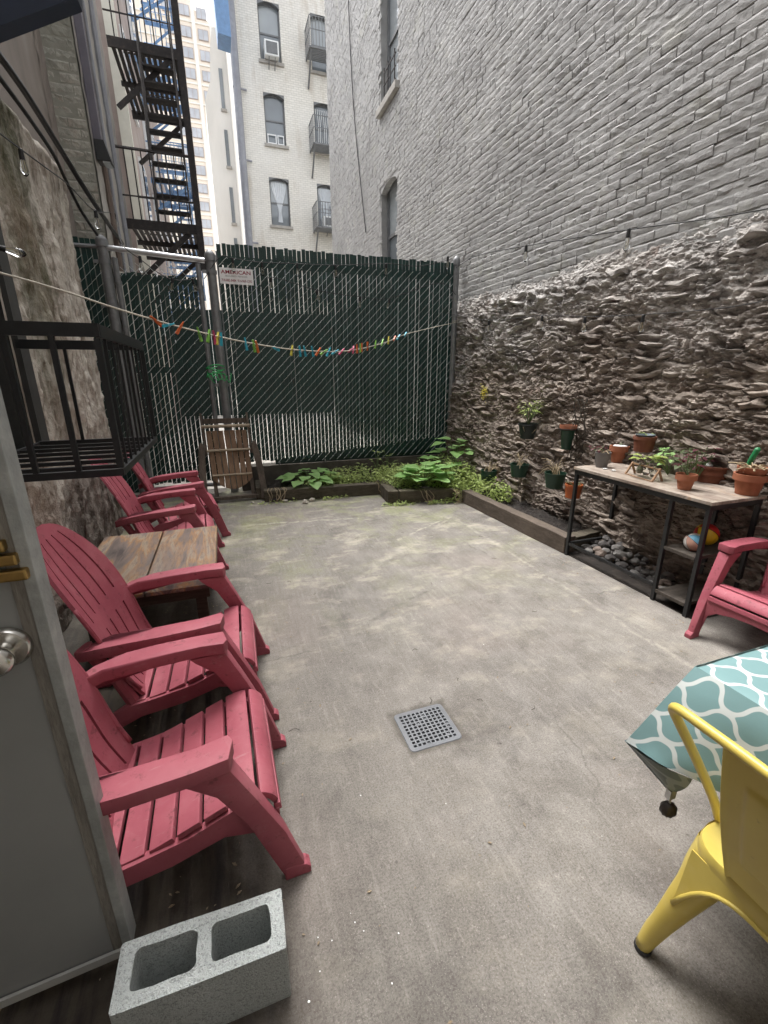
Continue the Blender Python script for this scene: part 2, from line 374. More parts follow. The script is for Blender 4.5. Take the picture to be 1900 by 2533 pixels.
CONC = concrete_mat(); STUCCO = stucco_mat(); STONE = stone_mat()
BRICK = brickpaint_mat('grey_painted_brick', (.32,.315,.31), (.395,.39,.385), (.465,.46,.45), wornamt=.3, red=.3)
BRICK_L = brickpaint_mat('green_grey_brick', (.26,.26,.22), (.36,.355,.31), (.42,.39,.34), worn=(.36,.26,.21), wornamt=.6, red=.3)
BRICK_F = brickpaint_mat('cream_painted_brick', (.45,.43,.38), (.55,.53,.485), (.62,.60,.56), worn=(.42,.35,.26), wornamt=.35, red=.4)
def far_brick_mat():
    t = NT('far_brick_relief'); 
    br = t.n.new('ShaderNodeTexBrick'); t.l.new(t.map((1,1,1), rot=(R(90),0,0)), br.inputs['Vector'])
    br.inputs['Scale'].default_value = 1.0; br.inputs['Brick Width'].default_value = .21; br.inputs['Row Height'].default_value = .078
    br.inputs['Mortar Size'].default_value = .010; br.inputs['Color1'].default_value = (.74,.715,.655,1); br.inputs['Color2'].default_value = (.66,.635,.58,1); br.inputs['Mortar'].default_value = (.55,.53,.48,1)
    n = t.noise(.5, 6, .65); sp = t.noise(7, 6, .75); sp2 = t.noise(1.1, 5, .6, t.map((2,2,.4)))
    c = t.mix(t.ramp(n, [(.45, 0), (.7, .5)]), br.outputs['Color'], (.78,.765,.73))
    c = t.mix(t.ramp(sp, [(.63, 0), (.70, .75)]), c, (.24,.20,.16))
    c = t.mix(t.ramp(sp2, [(.52, 0), (.70, .55)]), c, (.40,.33,.25))
    t.col(c); t.set(rough=.85, spec=.3); b = t.bump(br.outputs['Fac'], -.6, .02); t.bump(sp, .4, .02, b); return t.m
FARBRICK = far_brick_mat()
PINKW = M('pink_grey_render', (.33,.27,.245), .9, .25, 1.6, .4, 30, c2=(.38,.345,.30))
GREYW = M('pale_grey_render', (.66,.645,.61), .9, .14, .9, .3, 12, c2=(.74,.725,.70), stretch=(1,1,.3))
SIDEW = M('dirty_grey_render', (.36,.34,.31), .9, .3, 1.4, .35, 20, stretch=(1.5,1.5,.4))
DKSTEEL = M('rusty_dark_steel', (.030,.025,.024), .7, .4, 18, .3, 90, metal=.2, c2=(.075,.052,.042))
BLUESTEEL = M('hazy_blue_painted_steel', (.13,.24,.42), .5, .25, 6, .1, 60)  # lightened for the distance: veiling glare put into the colour
BLACKIRON = M('black_painted_iron', (.012,.013,.014), .45, .3, 20, .15, 120)
GALV = M('weathered_galvanised_steel', (.23,.235,.24), .5, .25, 14, .15, 90, metal=.45)
GALV_L = M('bright_galvanised_steel', (.55,.56,.57), .38, .15, 14, .1, 90, metal=.7)
WIRE = M('chain_link_wire', (.58,.62,.60), .45, .15, 20, 0, metal=.2)
SLAT = M('dark_green_plastic_slat', (.005,.032,.027), .42, .35, 9, .05, 60, c2=(.011,.054,.046))
DKGREEN = M('dark_green_board', (.006,.020,.017), .8, .35, 3, .1, 20)
FRAMEG = M('grey_window_frame', (.16,.165,.17), .6, .2, 10, .1, 60)
FRAMEW = M('white_window_frame', (.75,.76,.76), .5, .08, 10, .05, 60)
GLASS = glass_mat(); GLASS_L = glass_mat('sky_pale_glass', (.34,.37,.385), .12); CLEAR = clear_glass()  # GLASS_L is paler: white sky reflection put into the pane colour
SILL = M('stone_sill', (.36,.34,.31), .8, .2, 8, .3, 50)
CURTAIN = M('white_net_curtain', (.62,.65,.68), .8, .1, 5, 0)
PIPE = M('grey_downpipe', (.26,.265,.29), .55, .2, 5, .1, 40)
BLACK = M('black_rubber', (.012,.012,.013), .6, .2, 20, 0)
WHITE = M('white_plastic', (.72,.73,.72), .45, .06, 8, 0)

# ------------------------------------------------------------------ the ground, with the drain pit cut out of it
DX0, DX1, DY0, DY1 = .603, .857, 1.365, 1.60
g = MB()
xs = [-150, DX0+.02, DX1-.02, 150]; ys = [-150, DY0+.02, DY1-.02, 250]
for i in range(3):
    for j in range(3):
        if i == 1 and j == 1: continue
        g.add([(xs[i],ys[j],0),(xs[i+1],ys[j],0),(xs[i+1],ys[j+1],0),(xs[i],ys[j+1],0)], [(0,1,2,3)])
g.build('ground', CONC, kind='structure', origin=(0,0,0), fixn=False)
g = MB(); a, b, c_, d = xs[1], xs[2], ys[1], ys[2]
g.add([(a,c_,0),(b,c_,0),(b,d,0),(a,d,0),(a,c_,-.35),(b,c_,-.35),(b,d,-.35),(a,d,-.35)], [(0,4,5,1),(1,5,6,2),(2,6,7,3),(3,7,4,0),(4,7,6,5)])
g.build('drain_pit', BLACK, kind='structure', fixn=False)
g = MB(); g.add([(-3,6.5,.004),(8,6.5,.004),(8,40,.004),(-3,40,.004)], [(0,1,2,3)])
g.build('pavement', M('pale_back_yard_concrete', (.56,.53,.48), .9, .2, 1.5, .2, 40), kind='structure', fixn=False)

# ------------------------------------------------------------------ wall with window openings (vertical plane)
def holed(mb, o, du, u0, u1, z0, z1, holes, depth, mi=0):
    """o: point, du: horizontal unit vector, reveal goes along 'depth' vector; holes (u0,u1,z0,z1)"""
    o = Vector(o); du = Vector(du); dp = Vector(depth)
    us = sorted({u0, u1, *[h[0] for h in holes], *[h[1] for h in holes]}); zs = sorted({z0, z1, *[h[2] for h in holes], *[h[3] for h in holes]})
    P = lambda u, z, k=0: o+du*u+Vector((0,0,z))+dp*k
    for i in range(len(us)-1):
        for j in range(len(zs)-1):
            cu = (us[i]+us[i+1])/2; cz = (zs[j]+zs[j+1])/2
            if any(h[0] < cu < h[1] and h[2] < cz < h[3] for h in holes): continue
            mb.add([P(us[i],zs[j]),P(us[i+1],zs[j]),P(us[i+1],zs[j+1]),P(us[i],zs[j+1])], [(0,1,2,3)], mi)
    for (a, b, c, d) in holes:
        mb.add([P(a,c),P(b,c),P(b,d),P(a,d),P(a,c,1),P(b,c,1),P(b,d,1),P(a,d,1)], [(0,1,5,4),(1,2,6,5),(2,3,7,6),(3,0,4,7)], mi)
def window(par, o, du, inn, u0, u1, z0, z1, fm, gm, arch=.08, sill=True, sillm=None, setback=.12, gm2=None, rail=.5, sm=None):
    """sash window as part 'window' with sub-parts; inn: unit vector into the wall"""
    o = Vector(o); du = Vector(du); inn = Vector(inn); Z = Vector((0,0,1)); b = o+inn*setback
    f = MB(); w = .06; d = inn*.03; zm = z0+(z1-z0)*rail
    def bx(mb, ua, ub, za, zb, off=0, dd=.03): mb.obox(b+du*(ua+ub)/2+Z*(za+zb)/2+inn*off, du*(ub-ua)/2, inn*dd, Z*(zb-za)/2)
    bx(f, u0, u0+w, z0, z1); bx(f, u1-w, u1, z0, z1); bx(f, u0+w, u1-w, z0, z0+w); bx(f, u0+w, u1-w, z1-w, z1)
    fo = f.build('window', fm, par)
    m = MB(); bx(m, u0+w, u1-w, zm-.03, zm+.03, .005, .022); m.build('meeting_rail', fm, fo)
    m = MB(); bx(m, u0+w, u1-w, zm+.03, z1-w, .01, .004); m.build('pane', gm2 or gm, fo)
    m = MB(); bx(m, u0+w, u1-w, z0+w, zm-.03, .015, .004); m.build('pane', gm, fo)
    if arch:
        m = MB(); n = 8; pl = []
        for k in range(n+1):
            t_ = k/n; pl.append((u0+(u1-u0)*t_, z1-arch*(2*t_-1)**2*1.0+.002))
        poly = pl+[(u1, z1+.14), (u0, z1+.14)]
        # brick arch soffit that fills the square head down to a segmental curve
        poly = [(u0, z1+.003), (u1, z1+.003)]+[(u0+(u1-u0)*(1-k/n), z1-arch*(2*(1-k/n)-1)**2-.002) for k in range(n+1)]
        m.prism(poly, lambda u, z: o+du*u+Z*z+inn*.004, lambda u, z: o+du*u+Z*z+inn*(setback-.035)); m.build('lintel', sm or SILL, fo)
    if sill:
        m = MB(); m.obox(o+du*(u0+u1)/2+Z*(z0-.06)-inn*.03+inn*.05, du*((u1-u0)/2+.08), inn*.1, Z*.055); m.build('sill', sillm or SILL, fo, bevel=.008)
    return fo

# ------------------------------------------------------------------ right building: painted brick over a rubble stone base
WX = 3.40
rb = thing('brick_building', 'tall grey painted brick building on rough rubble stone base along the right side', 'building', (WX, 5, 0))
rwin = [(8.90, 9.80, 6.38, 8.35), (8.90, 9.80, 3.35, 5.10)]
m = MB(); holed(m, (WX+.006,0,0), (0,1,0), -6, 14.1, 0, 11, rwin, (.25,0,0))
m.add([(WX+.006,14.1,0),(9,14.1,0),(9,14.1,11),(WX+.006,14.1,11)], [(0,1,2,3)])
m.add([(WX+.006,-6,11),(9,-6,11),(9,14.1,11),(WX+.006,14.1,11)], [(0,1,2,3)])
m.add([(WX+.006,-6,0),(9,-6,0),(9,-6,11),(WX+.006,-6,11)], [(0,1,2,3)])
m.build('wall', M('grey_mortar', (.31,.305,.295), .85, .2, 5, .6, 40), rb, fixn=False)
for k, (a, b, c, d) in enumerate(rwin):
    f = window(rb, (WX,0,0), (0,1,0), (1,0,0), a, b, c, d, FRAMEG, GLASS_L if k == 0 else GLASS, .11, True, None, .16, gm2=GLASS_L, sm=BRICK)
    if k == 0:
        m = MB()
        for zz in (c+.06, c+.24, c+.42): m.bar((WX-.03,a+.02,zz), (WX-.03,b-.25,zz), .014, .014)
        for yy in (a+.08, a+.3, a+.42, a+.62): m.bar((WX-.03,yy,c-.02), (WX-.03,yy,c+.5), .016, .016)
        m.build('window_guard', DKSTEEL, f)

def brick_mesh(k, mat):
    """unit brick: 1 long (y), 1 high (z), front towards -x; thick paint leaves a proud, wavy upper lip"""
    rg = random.Random(k); K = 5; V = []; F = []
    j = lambda s: rg.uniform(-s, s)
    lip = rg.uniform(.25,.75); sk = j(.10)
    for i in range(K):
        y = -.5+i/(K-1); e = 1 if i in (0, K-1) else 0; w = j(.14); t_ = y*sk
        V += [(1.0, y, -.5), (.25+.10*e+w, y*(1-.004*e), -.47+j(.05)+t_), (-.02+.10*e+w+j(.14), y*(1-.008*e), -.10+j(.12)+t_),
              (-.34*lip+.10*e+w+j(.16), y*(1-.008*e), .27+j(.07)+t_), (.12-.2*lip+.12*e+w, y*(1-.004*e), .44+j(.04)+t_), (1.0, y, .5)]
    for i in range(K-1):
        for r in range(5): a = i*6+r; F.append((a, a+1, a+7, a+6))
    F.append(tuple(range(6))); F.append(tuple(reversed(range((K-1)*6, K*6))))
    mb = MB(); mb.add(V, F); return mb
bricks = []; CH = .0705; zz = 2.40; row = 0
rg = random.Random(3)
while zz < 12.6:
    y = -.6+(row % 2)*.105+rg.uniform(-.02,.02); hdr = (row % 9 == 8)
    while y < 14.08:
        L = (.095 if hdr else .203)+rg.uniform(-.012,.012); y1 = min(y+L, 14.1)
        yc = (y+y1)/2
        low = 2.42+.10*math.sin(yc*1.7)+.06*math.sin(yc*5.1+1)
        inwin = any(a-.03 < yc < b+.03 and c-.05 < zz < d+.03 for (a,b,c,d) in rwin) or any(abs(yc-(a+b)/2) < .62 and c-.13 < zz < c+.02 for (a,b,c,d) in rwin)
        if zz > low and zz < 2.75+.80*max(yc,0.3) and not inwin: bricks.append((yc, zz+rg.uniform(-.005,.005), y1-y+.004, CH-.004, rg.uniform(-.003,.005)+.004*math.sin(yc*2.1+zz*3)+.003*math.sin(yc*5.3-zz*7)))
        y = y1+.006
    zz += CH; row += 1
def vis(p):
    q = proj(p); return q is not None and -40 < q[0] < 1940 and -40 < q[1] < 2570
bricks.sort(key=lambda b: (not vis((WX,b[0],b[1])), b[0]**2+(b[1]-1.55)**2))
bm_src = [brick_mesh(k, BRICK) for k in range(8)]
bm_me = [mesh_of(x_, 'brick', BRICK) for x_ in bm_src]
rest = MB()
for k, (y, z, L, H, px) in enumerate(bricks):
    src = k % 8; sx = rg.uniform(.008, .016)*(1.5 if rg.random() < .10 else 1)
    if k < 300: inst(bm_me[src], 'brick', rb, (WX-.006+px, y, z), (rg.uniform(-.03,.03), 0, rg.uniform(-.03,.03)), (sx, L, H))
    else:
        ang = rg.uniform(-.03,.03)
        rest.add([(WX-.006+px+v[0]*sx, y+v[1]*L, z+v[2]*H+ang*v[1]*L) for v in bm_src[src].v], bm_src[src].f)
rest.build('brick_courses', BRICK, rb, kind='stuff')

# rubble stone base: displaced mortar bed with stones set proud of it
def bulge(y, z): return .17*max(0, 1-z/1.5)**1.2+.06+.05*noise.noise(Vector((y*.7, z*.9, 3.1)))
def bed(u, v):
    y = -.7+u*7.1; z = -.03+v*2.62
    zw = z+.05*noise.noise(Vector((y*2.6, z*3, 7)))+.03*y*.4
    w1 = noise.noise(Vector((y*1.3, z*1.7, 2)))*1.3+noise.noise(Vector((y*4.2, z*4, 5)))*1.05+noise.noise(Vector((y*13, z*11, 6)))*.42
    w2 = noise.noise(Vector((y*3.4, z*5, 9)))*1.6+noise.noise(Vector((y*15, z*17, 3)))*.9
    led = ((zw*8.0+w1) % 1.0)**.5; led2 = ((zw*21.0+w2) % 1.0)**.6
    a1 = max(0, .55+.9*noise.noise(Vector((y*1.9, z*3.1, 14)))); a2 = max(0, .5+1.0*noise.noise(Vector((y*3.3, z*5.0, 17))))
    n = led*a1*.060+led2*a2*.022+fbm((y*13, z*20, 8.0), 4)*.024+noise.noise(Vector((y*34, z*52, 3)))*.011+fbm((y*1.5, z*2.5, 1), 3)*.03+.005
    edge = max(0, (z-2.30)/.3)
    return (WX+.035-bulge(y, z)*(1-edge*.85)-n*(1-edge*.6), y, z)
m = MB(); m.grid(760, 340, bed); m.build('stone_foundation', STONE, rb, fixn=False)
def stone_mesh(k):
    rg = random.Random(100+k); nu, nv = 5, 3; V = []; F = []
    for j in range(nv+1):
        for i in range(nu+1):
            u = i/nu-.5; v = j/nv-.5
            e = max(abs(u)*2, abs(v)*2)
            x = -(1-e**3*.9)*(.35+.95*rg.random()) - .45*(.5+v)
            V.append((x, u*(1+rg.uniform(-.14,.14))+rg.uniform(-.05,.05), v*(1+rg.uniform(-.2,.2))+.22*math.sin(u*5+k)+rg.uniform(-.10,.10)))
    for j in range(nv):
        for i in range(nu):
            a = j*(nu+1)+i; F.append((a, a+1, a+nu+2) if rg.random() < .5 else (a, a+1, a+nu+2)); F.append((a, a+nu+2, a+nu+1))
    n0 = len(V); ring = [i for i in range(nu+1)]+[j*(nu+1)+nu for j in range(1,nv+1)]+[nv*(nu+1)+i for i in range(nu-1,-1,-1)]+[j*(nu+1) for j in range(nv-1,0,-1)]
    for q in ring: V.append((1.0, V[q][1]*.92, V[q][2]*.92))
    L = len(ring)
    for q in range(L): F.append((ring[q], n0+q, n0+(q+1) % L, ring[(q+1) % L]))
    mb = MB(); mb.add(V, F); return mb
st_src = [stone_mesh(k) for k in range(14)]; st_me = [mesh_of(x_, 'stone', STONE) for x_ in st_src]
stones = []; z = .02; rg = random.Random(11)
while z < 2.42:
    H = rg.uniform(.040, .085); y = -.6+rg.uniform(0,.2)
    while y < 6.35:
        L = rg.uniform(.10, .32)*(1.2 if rg.random() < .2 else 1); yc = y+L/2; h2 = H*rg.uniform(.45,.95)
        if rg.random() < .50: stones.append((yc, z+H/2+rg.uniform(-.02,.02), L*.97, h2, rg.uniform(.012,.045)))
        y += L+rg.uniform(.0,.03)
    z += H*.92
stones.sort(key=lambda s_: (not vis((WX,s_[0],s_[1])), -s_[2]*s_[3]/(s_[0]**2+9)))
rest = MB()
for k, (y, z, L, H, d) in enumerate(stones):
    x = WX+.03-bulge(y, z)-.018; src = k % 14; tl = rg.uniform(-.16,.16)
    if k < 300: inst(st_me[src], 'stone', rb, (x, y, z), (tl, 0, rg.uniform(-.12,.12)), (d, L, H))
    else: rest.add([(x+v[0]*d, y+v[1]*L*math.cos(tl), z+v[2]*H+math.sin(tl)*v[1]*L) for v in st_src[src].v], st_src[src].f)
rest.build('small_stones', STONE, rb, kind='stuff')
# dark dado behind the fence, cable on the wall
m = MB(); m.box(WX-.05, WX-.012, 8.4, 14.05, .34, 3.22); m.build('dark_dado', DKGREEN, rb)
m = MB(); m.tube(spline([onx(862,0,WX-.03), onx(868,150,WX-.03), onx(880,330,WX-.03), onx(905,575,WX-.03)], 4), .011, 4); m.build('cable', BLACK, label='thin dark cable hanging down the grey brick wall beyond the fence', cat='cable')
# ------------------------------------------------------------------ left stucco wall with the window opening
SX = -1.10
sw = thing('stucco_wall', 'rough stained stucco garden wall with mossy streak and dark window opening on the left', 'wall', (SX-.2, 3, 0))
WIN = (1.75, 3.22, 1.13, 2.62)
def stu(u, v):
    y = -.6+u*5.78; z = -.02+v*3.24
    n = fbm((y*1.5, z*.8, 4.2), 3)*.018+fbm((y*5, z*3.2, 9.1), 4)*.014+fbm((y*16, z*13, 2.0), 4)*.009
    top = max(0, (z-3.16)/.06)**2*.03; corner = max(0, (y-5.12)/.06)**2*.03
    wd = max(WIN[0]-y, y-WIN[1], WIN[2]-z, z-WIN[3]); n = n*1.5*max(0, min(1, wd/.2))
    return (SX+n-top-corner-.02*(1-z/3.2), y, z)
m = MB(); m.grid(260, 150, stu, skip=lambda u, v: WIN[0] < -.6+u*5.78 < WIN[1] and WIN[2] < -.02+v*3.24 < WIN[3])
nb = 24
m.grid(6, nb, lambda u, v: (SX-.045-u*.8+.02*noise.noise(Vector((u*4, v*8, 2))), 5.17+.03*noise.noise(Vector((u*5, v*9, 1))), v*3.2))
m.grid(40, 6, lambda u, v: (SX-.06-v*.8, -.6+u*5.8, 3.215-.02*v+.01*noise.noise(Vector((u*30, v*4, 0)))))
m.build('wall', STUCCO, sw, smooth='all', fixn=False)
m = MB(); a, b, c, d = WIN
m.box(SX-.30, SX-.06, b-.005, b+.03, c-.02, d); m.box(SX-.30, SX-.06, a-.03, a+.005, c-.02, d); m.box(SX-.30, SX-.05, a, b, c-.05, c-.005); m.box(SX-.30, SX-.06, a, b, d-.005, d+.03)
m.box(SX-.05, SX+.022, b+.03, b+.16, c-.06, d+.05); m.build('window_reveal', M('dark_grey_reveal', (.045,.045,.042), .8, .3, 8, .2, 40), sw)
m = MB(); m.box(SX-.33, SX-.305, a, b, c, d); m.build('pane', glass_mat('dark_glass', (.006,.007,.008), .35), sw)
m = MB(); m.box(SX-.30, SX-.26, a, b, (c+d)/2-.03, (c+d)/2+.03); m.box(SX-.30, SX-.26, a, a+.05, c, d); m.box(SX-.30, SX-.26, b-.05, b, c, d); m.build('window_frame', BLACKIRON, sw)

# ------------------------------------------------------------------ left building: set back wall, brick pier, side wall
lb = thing('corner_building', 'grey green painted brick building with projecting pier behind the left fence', 'building', (-1.6, 6.6, 0))
m = MB(); PX0, PX1, PY = -1.43, -1.10, 6.62
m.add([(PX0,-2,0),(PX0,PY,0),(PX0,PY,8.5),(PX0,-2,8.5)], [(0,1,2,3)])
m.grid(4, 90, lambda u, v: (PX0+.004+.03*u+.012*noise.noise(Vector((u*3, v*80, 5))), PY-.13+.13*u, v*8.5))
m.build('set_back_wall', M('pinkish_grey_plaster', (.25,.215,.19), .92, .3, 2.2, .5, 25, c2=(.33,.325,.29), stretch=(1,1,.5)), lb, fixn=False)
m = MB(); m.box(PX0, PX1-.004, PY+.006, 8.55, 0, 9.5); m.build('wall', M('grey_green_mortar', (.27,.265,.225), .9, .25, 6, .5, 40), lb)
m = MB(); m.grid(8, 120, lambda u, v: (PX1+.012*noise.noise(Vector((v*60, u*4, 7)))+.012, PY-.01+u*1.95, v*9.5)); m.build('side_wall', SIDEW, lb, smooth='all', fixn=False)
lbm = []; z = 2.3; row = 0
lsrc = [brick_mesh(50+k, BRICK_L) for k in range(6)]
lme = []
for s_ in lsrc:
    t_ = MB(); t_.add([(v[1], v[0], v[2]) for v in s_.v], [tuple(reversed(f)) for f in s_.f]); lme.append(mesh_of(t_, 'brick', BRICK_L))
while z < 9.6:
    x = PX0+.03-(row % 2)*.11
    while x < PX1-.03:
        x1 = min(x+.215, PX1-.012); xa = max(x, PX0+.032)
        if x1-xa > .04: inst(random.choice(lme), 'brick', lb, ((xa+x1)/2, PY+rnd(-.004,.006), z), (0, rnd(-.03,.03), rnd(-.02,.02)), (x1-xa-.004, rnd(.014,.024), .088))
        x = x1+.006
    z += .098; row += 1
# downpipe, lamp box and conduit on the side wall
dp = MB(); dp.box(-1.085, -1.005, 6.70, 6.80, 4.05, 12); dp.build('downpipe', M('violet_grey_downpipe', (.115,.105,.13), .5, .2, 4, .1, 40), label='square violet grey downpipe on the side wall beside the brick pier', cat='pipe', bevel=.006)
lp = thing('wall_lamp', 'black box flood lamp fixed to the side wall below the downpipe', 'lamp', (-1.0, 6.75, 3.8))
m = MB(); m.prism([(-1.08,3.86),(-.93,3.86),(-.98,4.06),(-1.08,4.06)], lambda x, z: (x,6.66,z), lambda x, z: (x,6.84,z)); m.build('housing', BLACKIRON, lp, bevel=.006)
m = MB(); m.box(-1.02, -.95, 6.67, 6.83, 3.845, 3.862); m.build('lens', GLASS_L, lp)
for k, yy in enumerate((7.0, 7.35, 7.9)):
    m = MB(); m.tube([(-1.07,yy,2.8),(-1.06,yy,13)], [.035,.035] if k != 1 else [.018,.018], 8); m.build('conduit', PIPE if k else M('rust_stained_pipe', (.16,.12,.10), .7, .3, 3, .2, 40), label=('thick grey' , 'thin grey', 'far grey')[k]+' vertical pipe on the left side wall', cat='pipe', group='pipes on the left side wall', smooth=True)
# ------------------------------------------------------------------ buildings behind
FY = 23.0; fs = FY/18.0
def fz(z): return 1.55+(z-1.55)*fs
fb = thing('apartment_building', 'cream painted brick apartment building facing the yard with arched sash windows', 'building', (5, FY+4, 0))
FX0 = 1.49*fs
cols = [(2.20*fs, 2.87*fs), (3.85*fs, 4.50*fs)]
rowsz = [(8.90, 10.29), (6.53, 7.95)]
holes = [(a, b, fz(c), fz(d)) for (a, b) in cols for (c, d) in ((11.12,12.60),*rowsz,(4.2,5.6))]
m = MB(); holed(m, (0,FY,0), (1,0,0), FX0, 12, 0, 19, holes, (0,.3,0)); m.build('wall', FARBRICK, fb, fixn=False)
m = MB(); m.box(FX0+.003, 12, FY+.31, FY+9, 0, 19); m.build('body', GREYW, fb)
k = 0
for (a, b) in cols:
    for (c, d) in ((11.12,12.60),*rowsz,(4.2,5.6)):
        f = window(fb, (0,FY,0), (1,0,0), (0,1,0), a, b, fz(c), fz(d), FRAMEG, GLASS, .14, True, SILL, .18, gm2=GLASS_L if k in (0,2,4) else GLASS, sm=FRAMEG)
        u0, u1, z0, z1 = a, b, fz(c), fz(d); zm = (z0+z1)/2
        if k == 2 or k == 6:      # tied white curtain
            m = MB(); w = (u1-u0)-.2; cx = (u0+u1)/2; nn = 18
            def cur(u, v):
                zz_ = z1-.12-(z1-z0-.3)*v; s_ = 1-.80*math.sin(min(1, v/.78)*math.pi/2)**2 if v < .78 else .2+.5*(v-.78)
                x_ = cx+(u-.5)*w*s_; return (x_, FY+.165+.008*math.sin(u*40), zz_)
            m.grid(36, 24, cur); m.build('curtain', CURTAIN, f, smooth='all', fixn=False)
        if k == 1:
            m = MB()
            for (ua, ub) in ((u0+.08,u0+.46),(u0+.50,u1-.08)):
                zz0, zz1 = z0+.06, z0+.40
                m.box(ua,ub,FY+.10,FY+.13,zz0,zz0+.04); m.box(ua,ub,FY+.10,FY+.13,zz1-.04,zz1); m.box(ua,ua+.04,FY+.10,FY+.13,zz0+.04,zz1-.04); m.box(ub-.04,ub,FY+.10,FY+.13,zz0+.04,zz1-.04)
            m.build('screen_frame', FRAMEW, f)
        if k in (5, 6):
            m = MB()
            for i in range(9): m.tube([(u0+.09+i*.085, FY+.13, z0+.1+.0), (u0+.09+i*.085+.04, FY+.13, (z0+z1)/2), (u0+.09+i*.085, FY+.13, z1-.2)], .012, 4)
            m.build('window_grille', WHITE if k == 5 else CURTAIN, f)
        k += 1
def ac(name, label, cx, y, z, w=.62, h=.42):
    a = thing(name, label, 'air conditioner', (cx, y, z), 'window air conditioners on the cream building')
    m = MB(); m.box(cx-w/2, cx+w/2, y-.35, y+.1, z, z+h); m.build('case', WHITE, a, bevel=.02)
    m = MB(); m.box(cx-w/2+.06, cx+w/2-.06, y-.365, y-.352, z+.06, z+h-.06); m.build('grille', FRAMEG, a)
    m = MB(); m.bar((cx-.12,y-.3,z-.02),(cx-.12,y+.0,z-.3),.03,.03); m.bar((cx+.12,y-.3,z-.02),(cx+.12,y+.0,z-.3),.03,.03); m.build('bracket', FRAMEG, a)
ac('air_conditioner', 'white window air conditioner under the topmost cream building window', (cols[0][0]+cols[0][1])/2, FY, fz(11.12)+.02, .56, .5)
ac('air_conditioner', 'white window air conditioner inside the lowest balcony of the cream building', cols[1][0]+.5, FY, fz(6.55)+.04)
for k, (zb, words) in enumerate(((fz(11.38), 'topmost'), (fz(8.87), 'middle'), (fz(6.46), 'lowest'))):
    x0, x1 = 3.66*fs, 4.75*fs; y0 = FY-.95
    bal = thing('fire_balcony', words+' small iron fire balcony on the cream apartment building', 'balcony', (x0+.6, y0+.4, zb-.2), 'fire balconies on the cream building')
    m = MB()
    for i in range(9): m.box(x0, x1, y0+.05+i*.1, y0+.11+i*.1, zb-.02, zb)
    m.box(x0-.02, x0+.03, y0, FY-.01, zb-.08, zb-.022); m.box(x1-.03, x1+.02, y0, FY-.01, zb-.08, zb-.022); m.box(x0+.031, x1-.031, y0, y0+.04, zb-.08, zb-.022)
    m.build('platform', FRAMEG, bal)
    m = MB(); T = zb+.92
    m.tube([(x0,FY-.01,T),(x0,y0,T),(x1,y0,T)], .022, 4); m.tube([(x0,FY-.01,zb+.5),(x0,y0,zb+.5),(x1,y0,zb+.5)], .018, 4)
    m.build('rail', FRAMEG, bal)
    for i in range(12): q = MB(); xx = x0+(x1-x0)*i/11; q.box(xx-.012, xx+.012, y0-.012, y0+.012, zb, T); q.build('baluster', FRAMEG, bal)
    for i in range(5): q = MB(); yy = y0+.19+.19*i; q.box(x0-.012, x0+.012, yy-.012, yy+.012, zb, T); q.build('baluster', FRAMEG, bal)
    for xx in (x0+.05, x1-.15): q = MB(); q.bar((xx,y0+.1,zb-.1), (xx,FY-.02,zb-1.0), .06, .07); q.build('bracket', FRAMEG, bal)
m = MB(); m.tube([ony(569,0,FY-.15)+Vector((0,0,2)), ony(569,0,FY-.15), ony(618,617,FY-.15), (1.41*fs, FY-.15, 0)], .16, 10)
for zz_ in (fz(5.9), fz(8.3), fz(10.2)): m.tube([(1.40*fs-.18,FY-.2,zz_),(1.40*fs+.36,FY-.1,zz_)], .04, 6)
m.build('downpipe', PIPE, label='tall grey downpipe running up the left corner of the cream building', cat='pipe', smooth=True)
# stepped grey wall left of it with slit windows
gy = 30.0; gs = gy/24.0
def gz(z): return 1.55+(z-1.55)*gs
gb = thing('grey_building', 'narrow pale grey rendered building with slit windows behind the drainpipe', 'building', (1.2, gy+3, 0))
m = MB(); m.prism([(.50*gs,0),(3.0,0),(3.0,gz(15.2)),(1.05*gs,gz(15.0)),(.93*gs,gz(14.4)),(.80*gs,gz(13.2)),(.52*gs,gz(12.5))], lambda x, z: (x,gy,z), lambda x, z: (x,gy+6,z)); m.build('wall', GREYW, gb)
for (a, b) in ((13.7,12.32),(11.59,10.27),(9.48,8.1),(7.5,6.5)):
    q = MB(); q.box(1.23*gs-.07, 1.23*gs+.11, gy-.04, gy-.005, gz(b), gz(a)); q.build('slit_window', GLASS, gb)
    q = MB(); q.box(1.23*gs-.12, 1.23*gs+.18, gy-.1, gy-.005, gz(b)-.12, gz(b)-.004); q.build('sill', SILL, gb)
m = MB(); q0, q1 = ony(538,80,21), ony(572,92,21); m.prism([(q0.x,q0.z),(q1.x,q1.z),(q1.x,q1.z+5),(q0.x-.1,q0.z+5)], lambda x, z: (x,21.0,z), lambda x, z: (x,21.9,z))
m.build('duct', BLUESTEEL, label='dark blue metal duct hanging at the top beside the drainpipe', cat='duct', origin=(1.2,21.4,12))
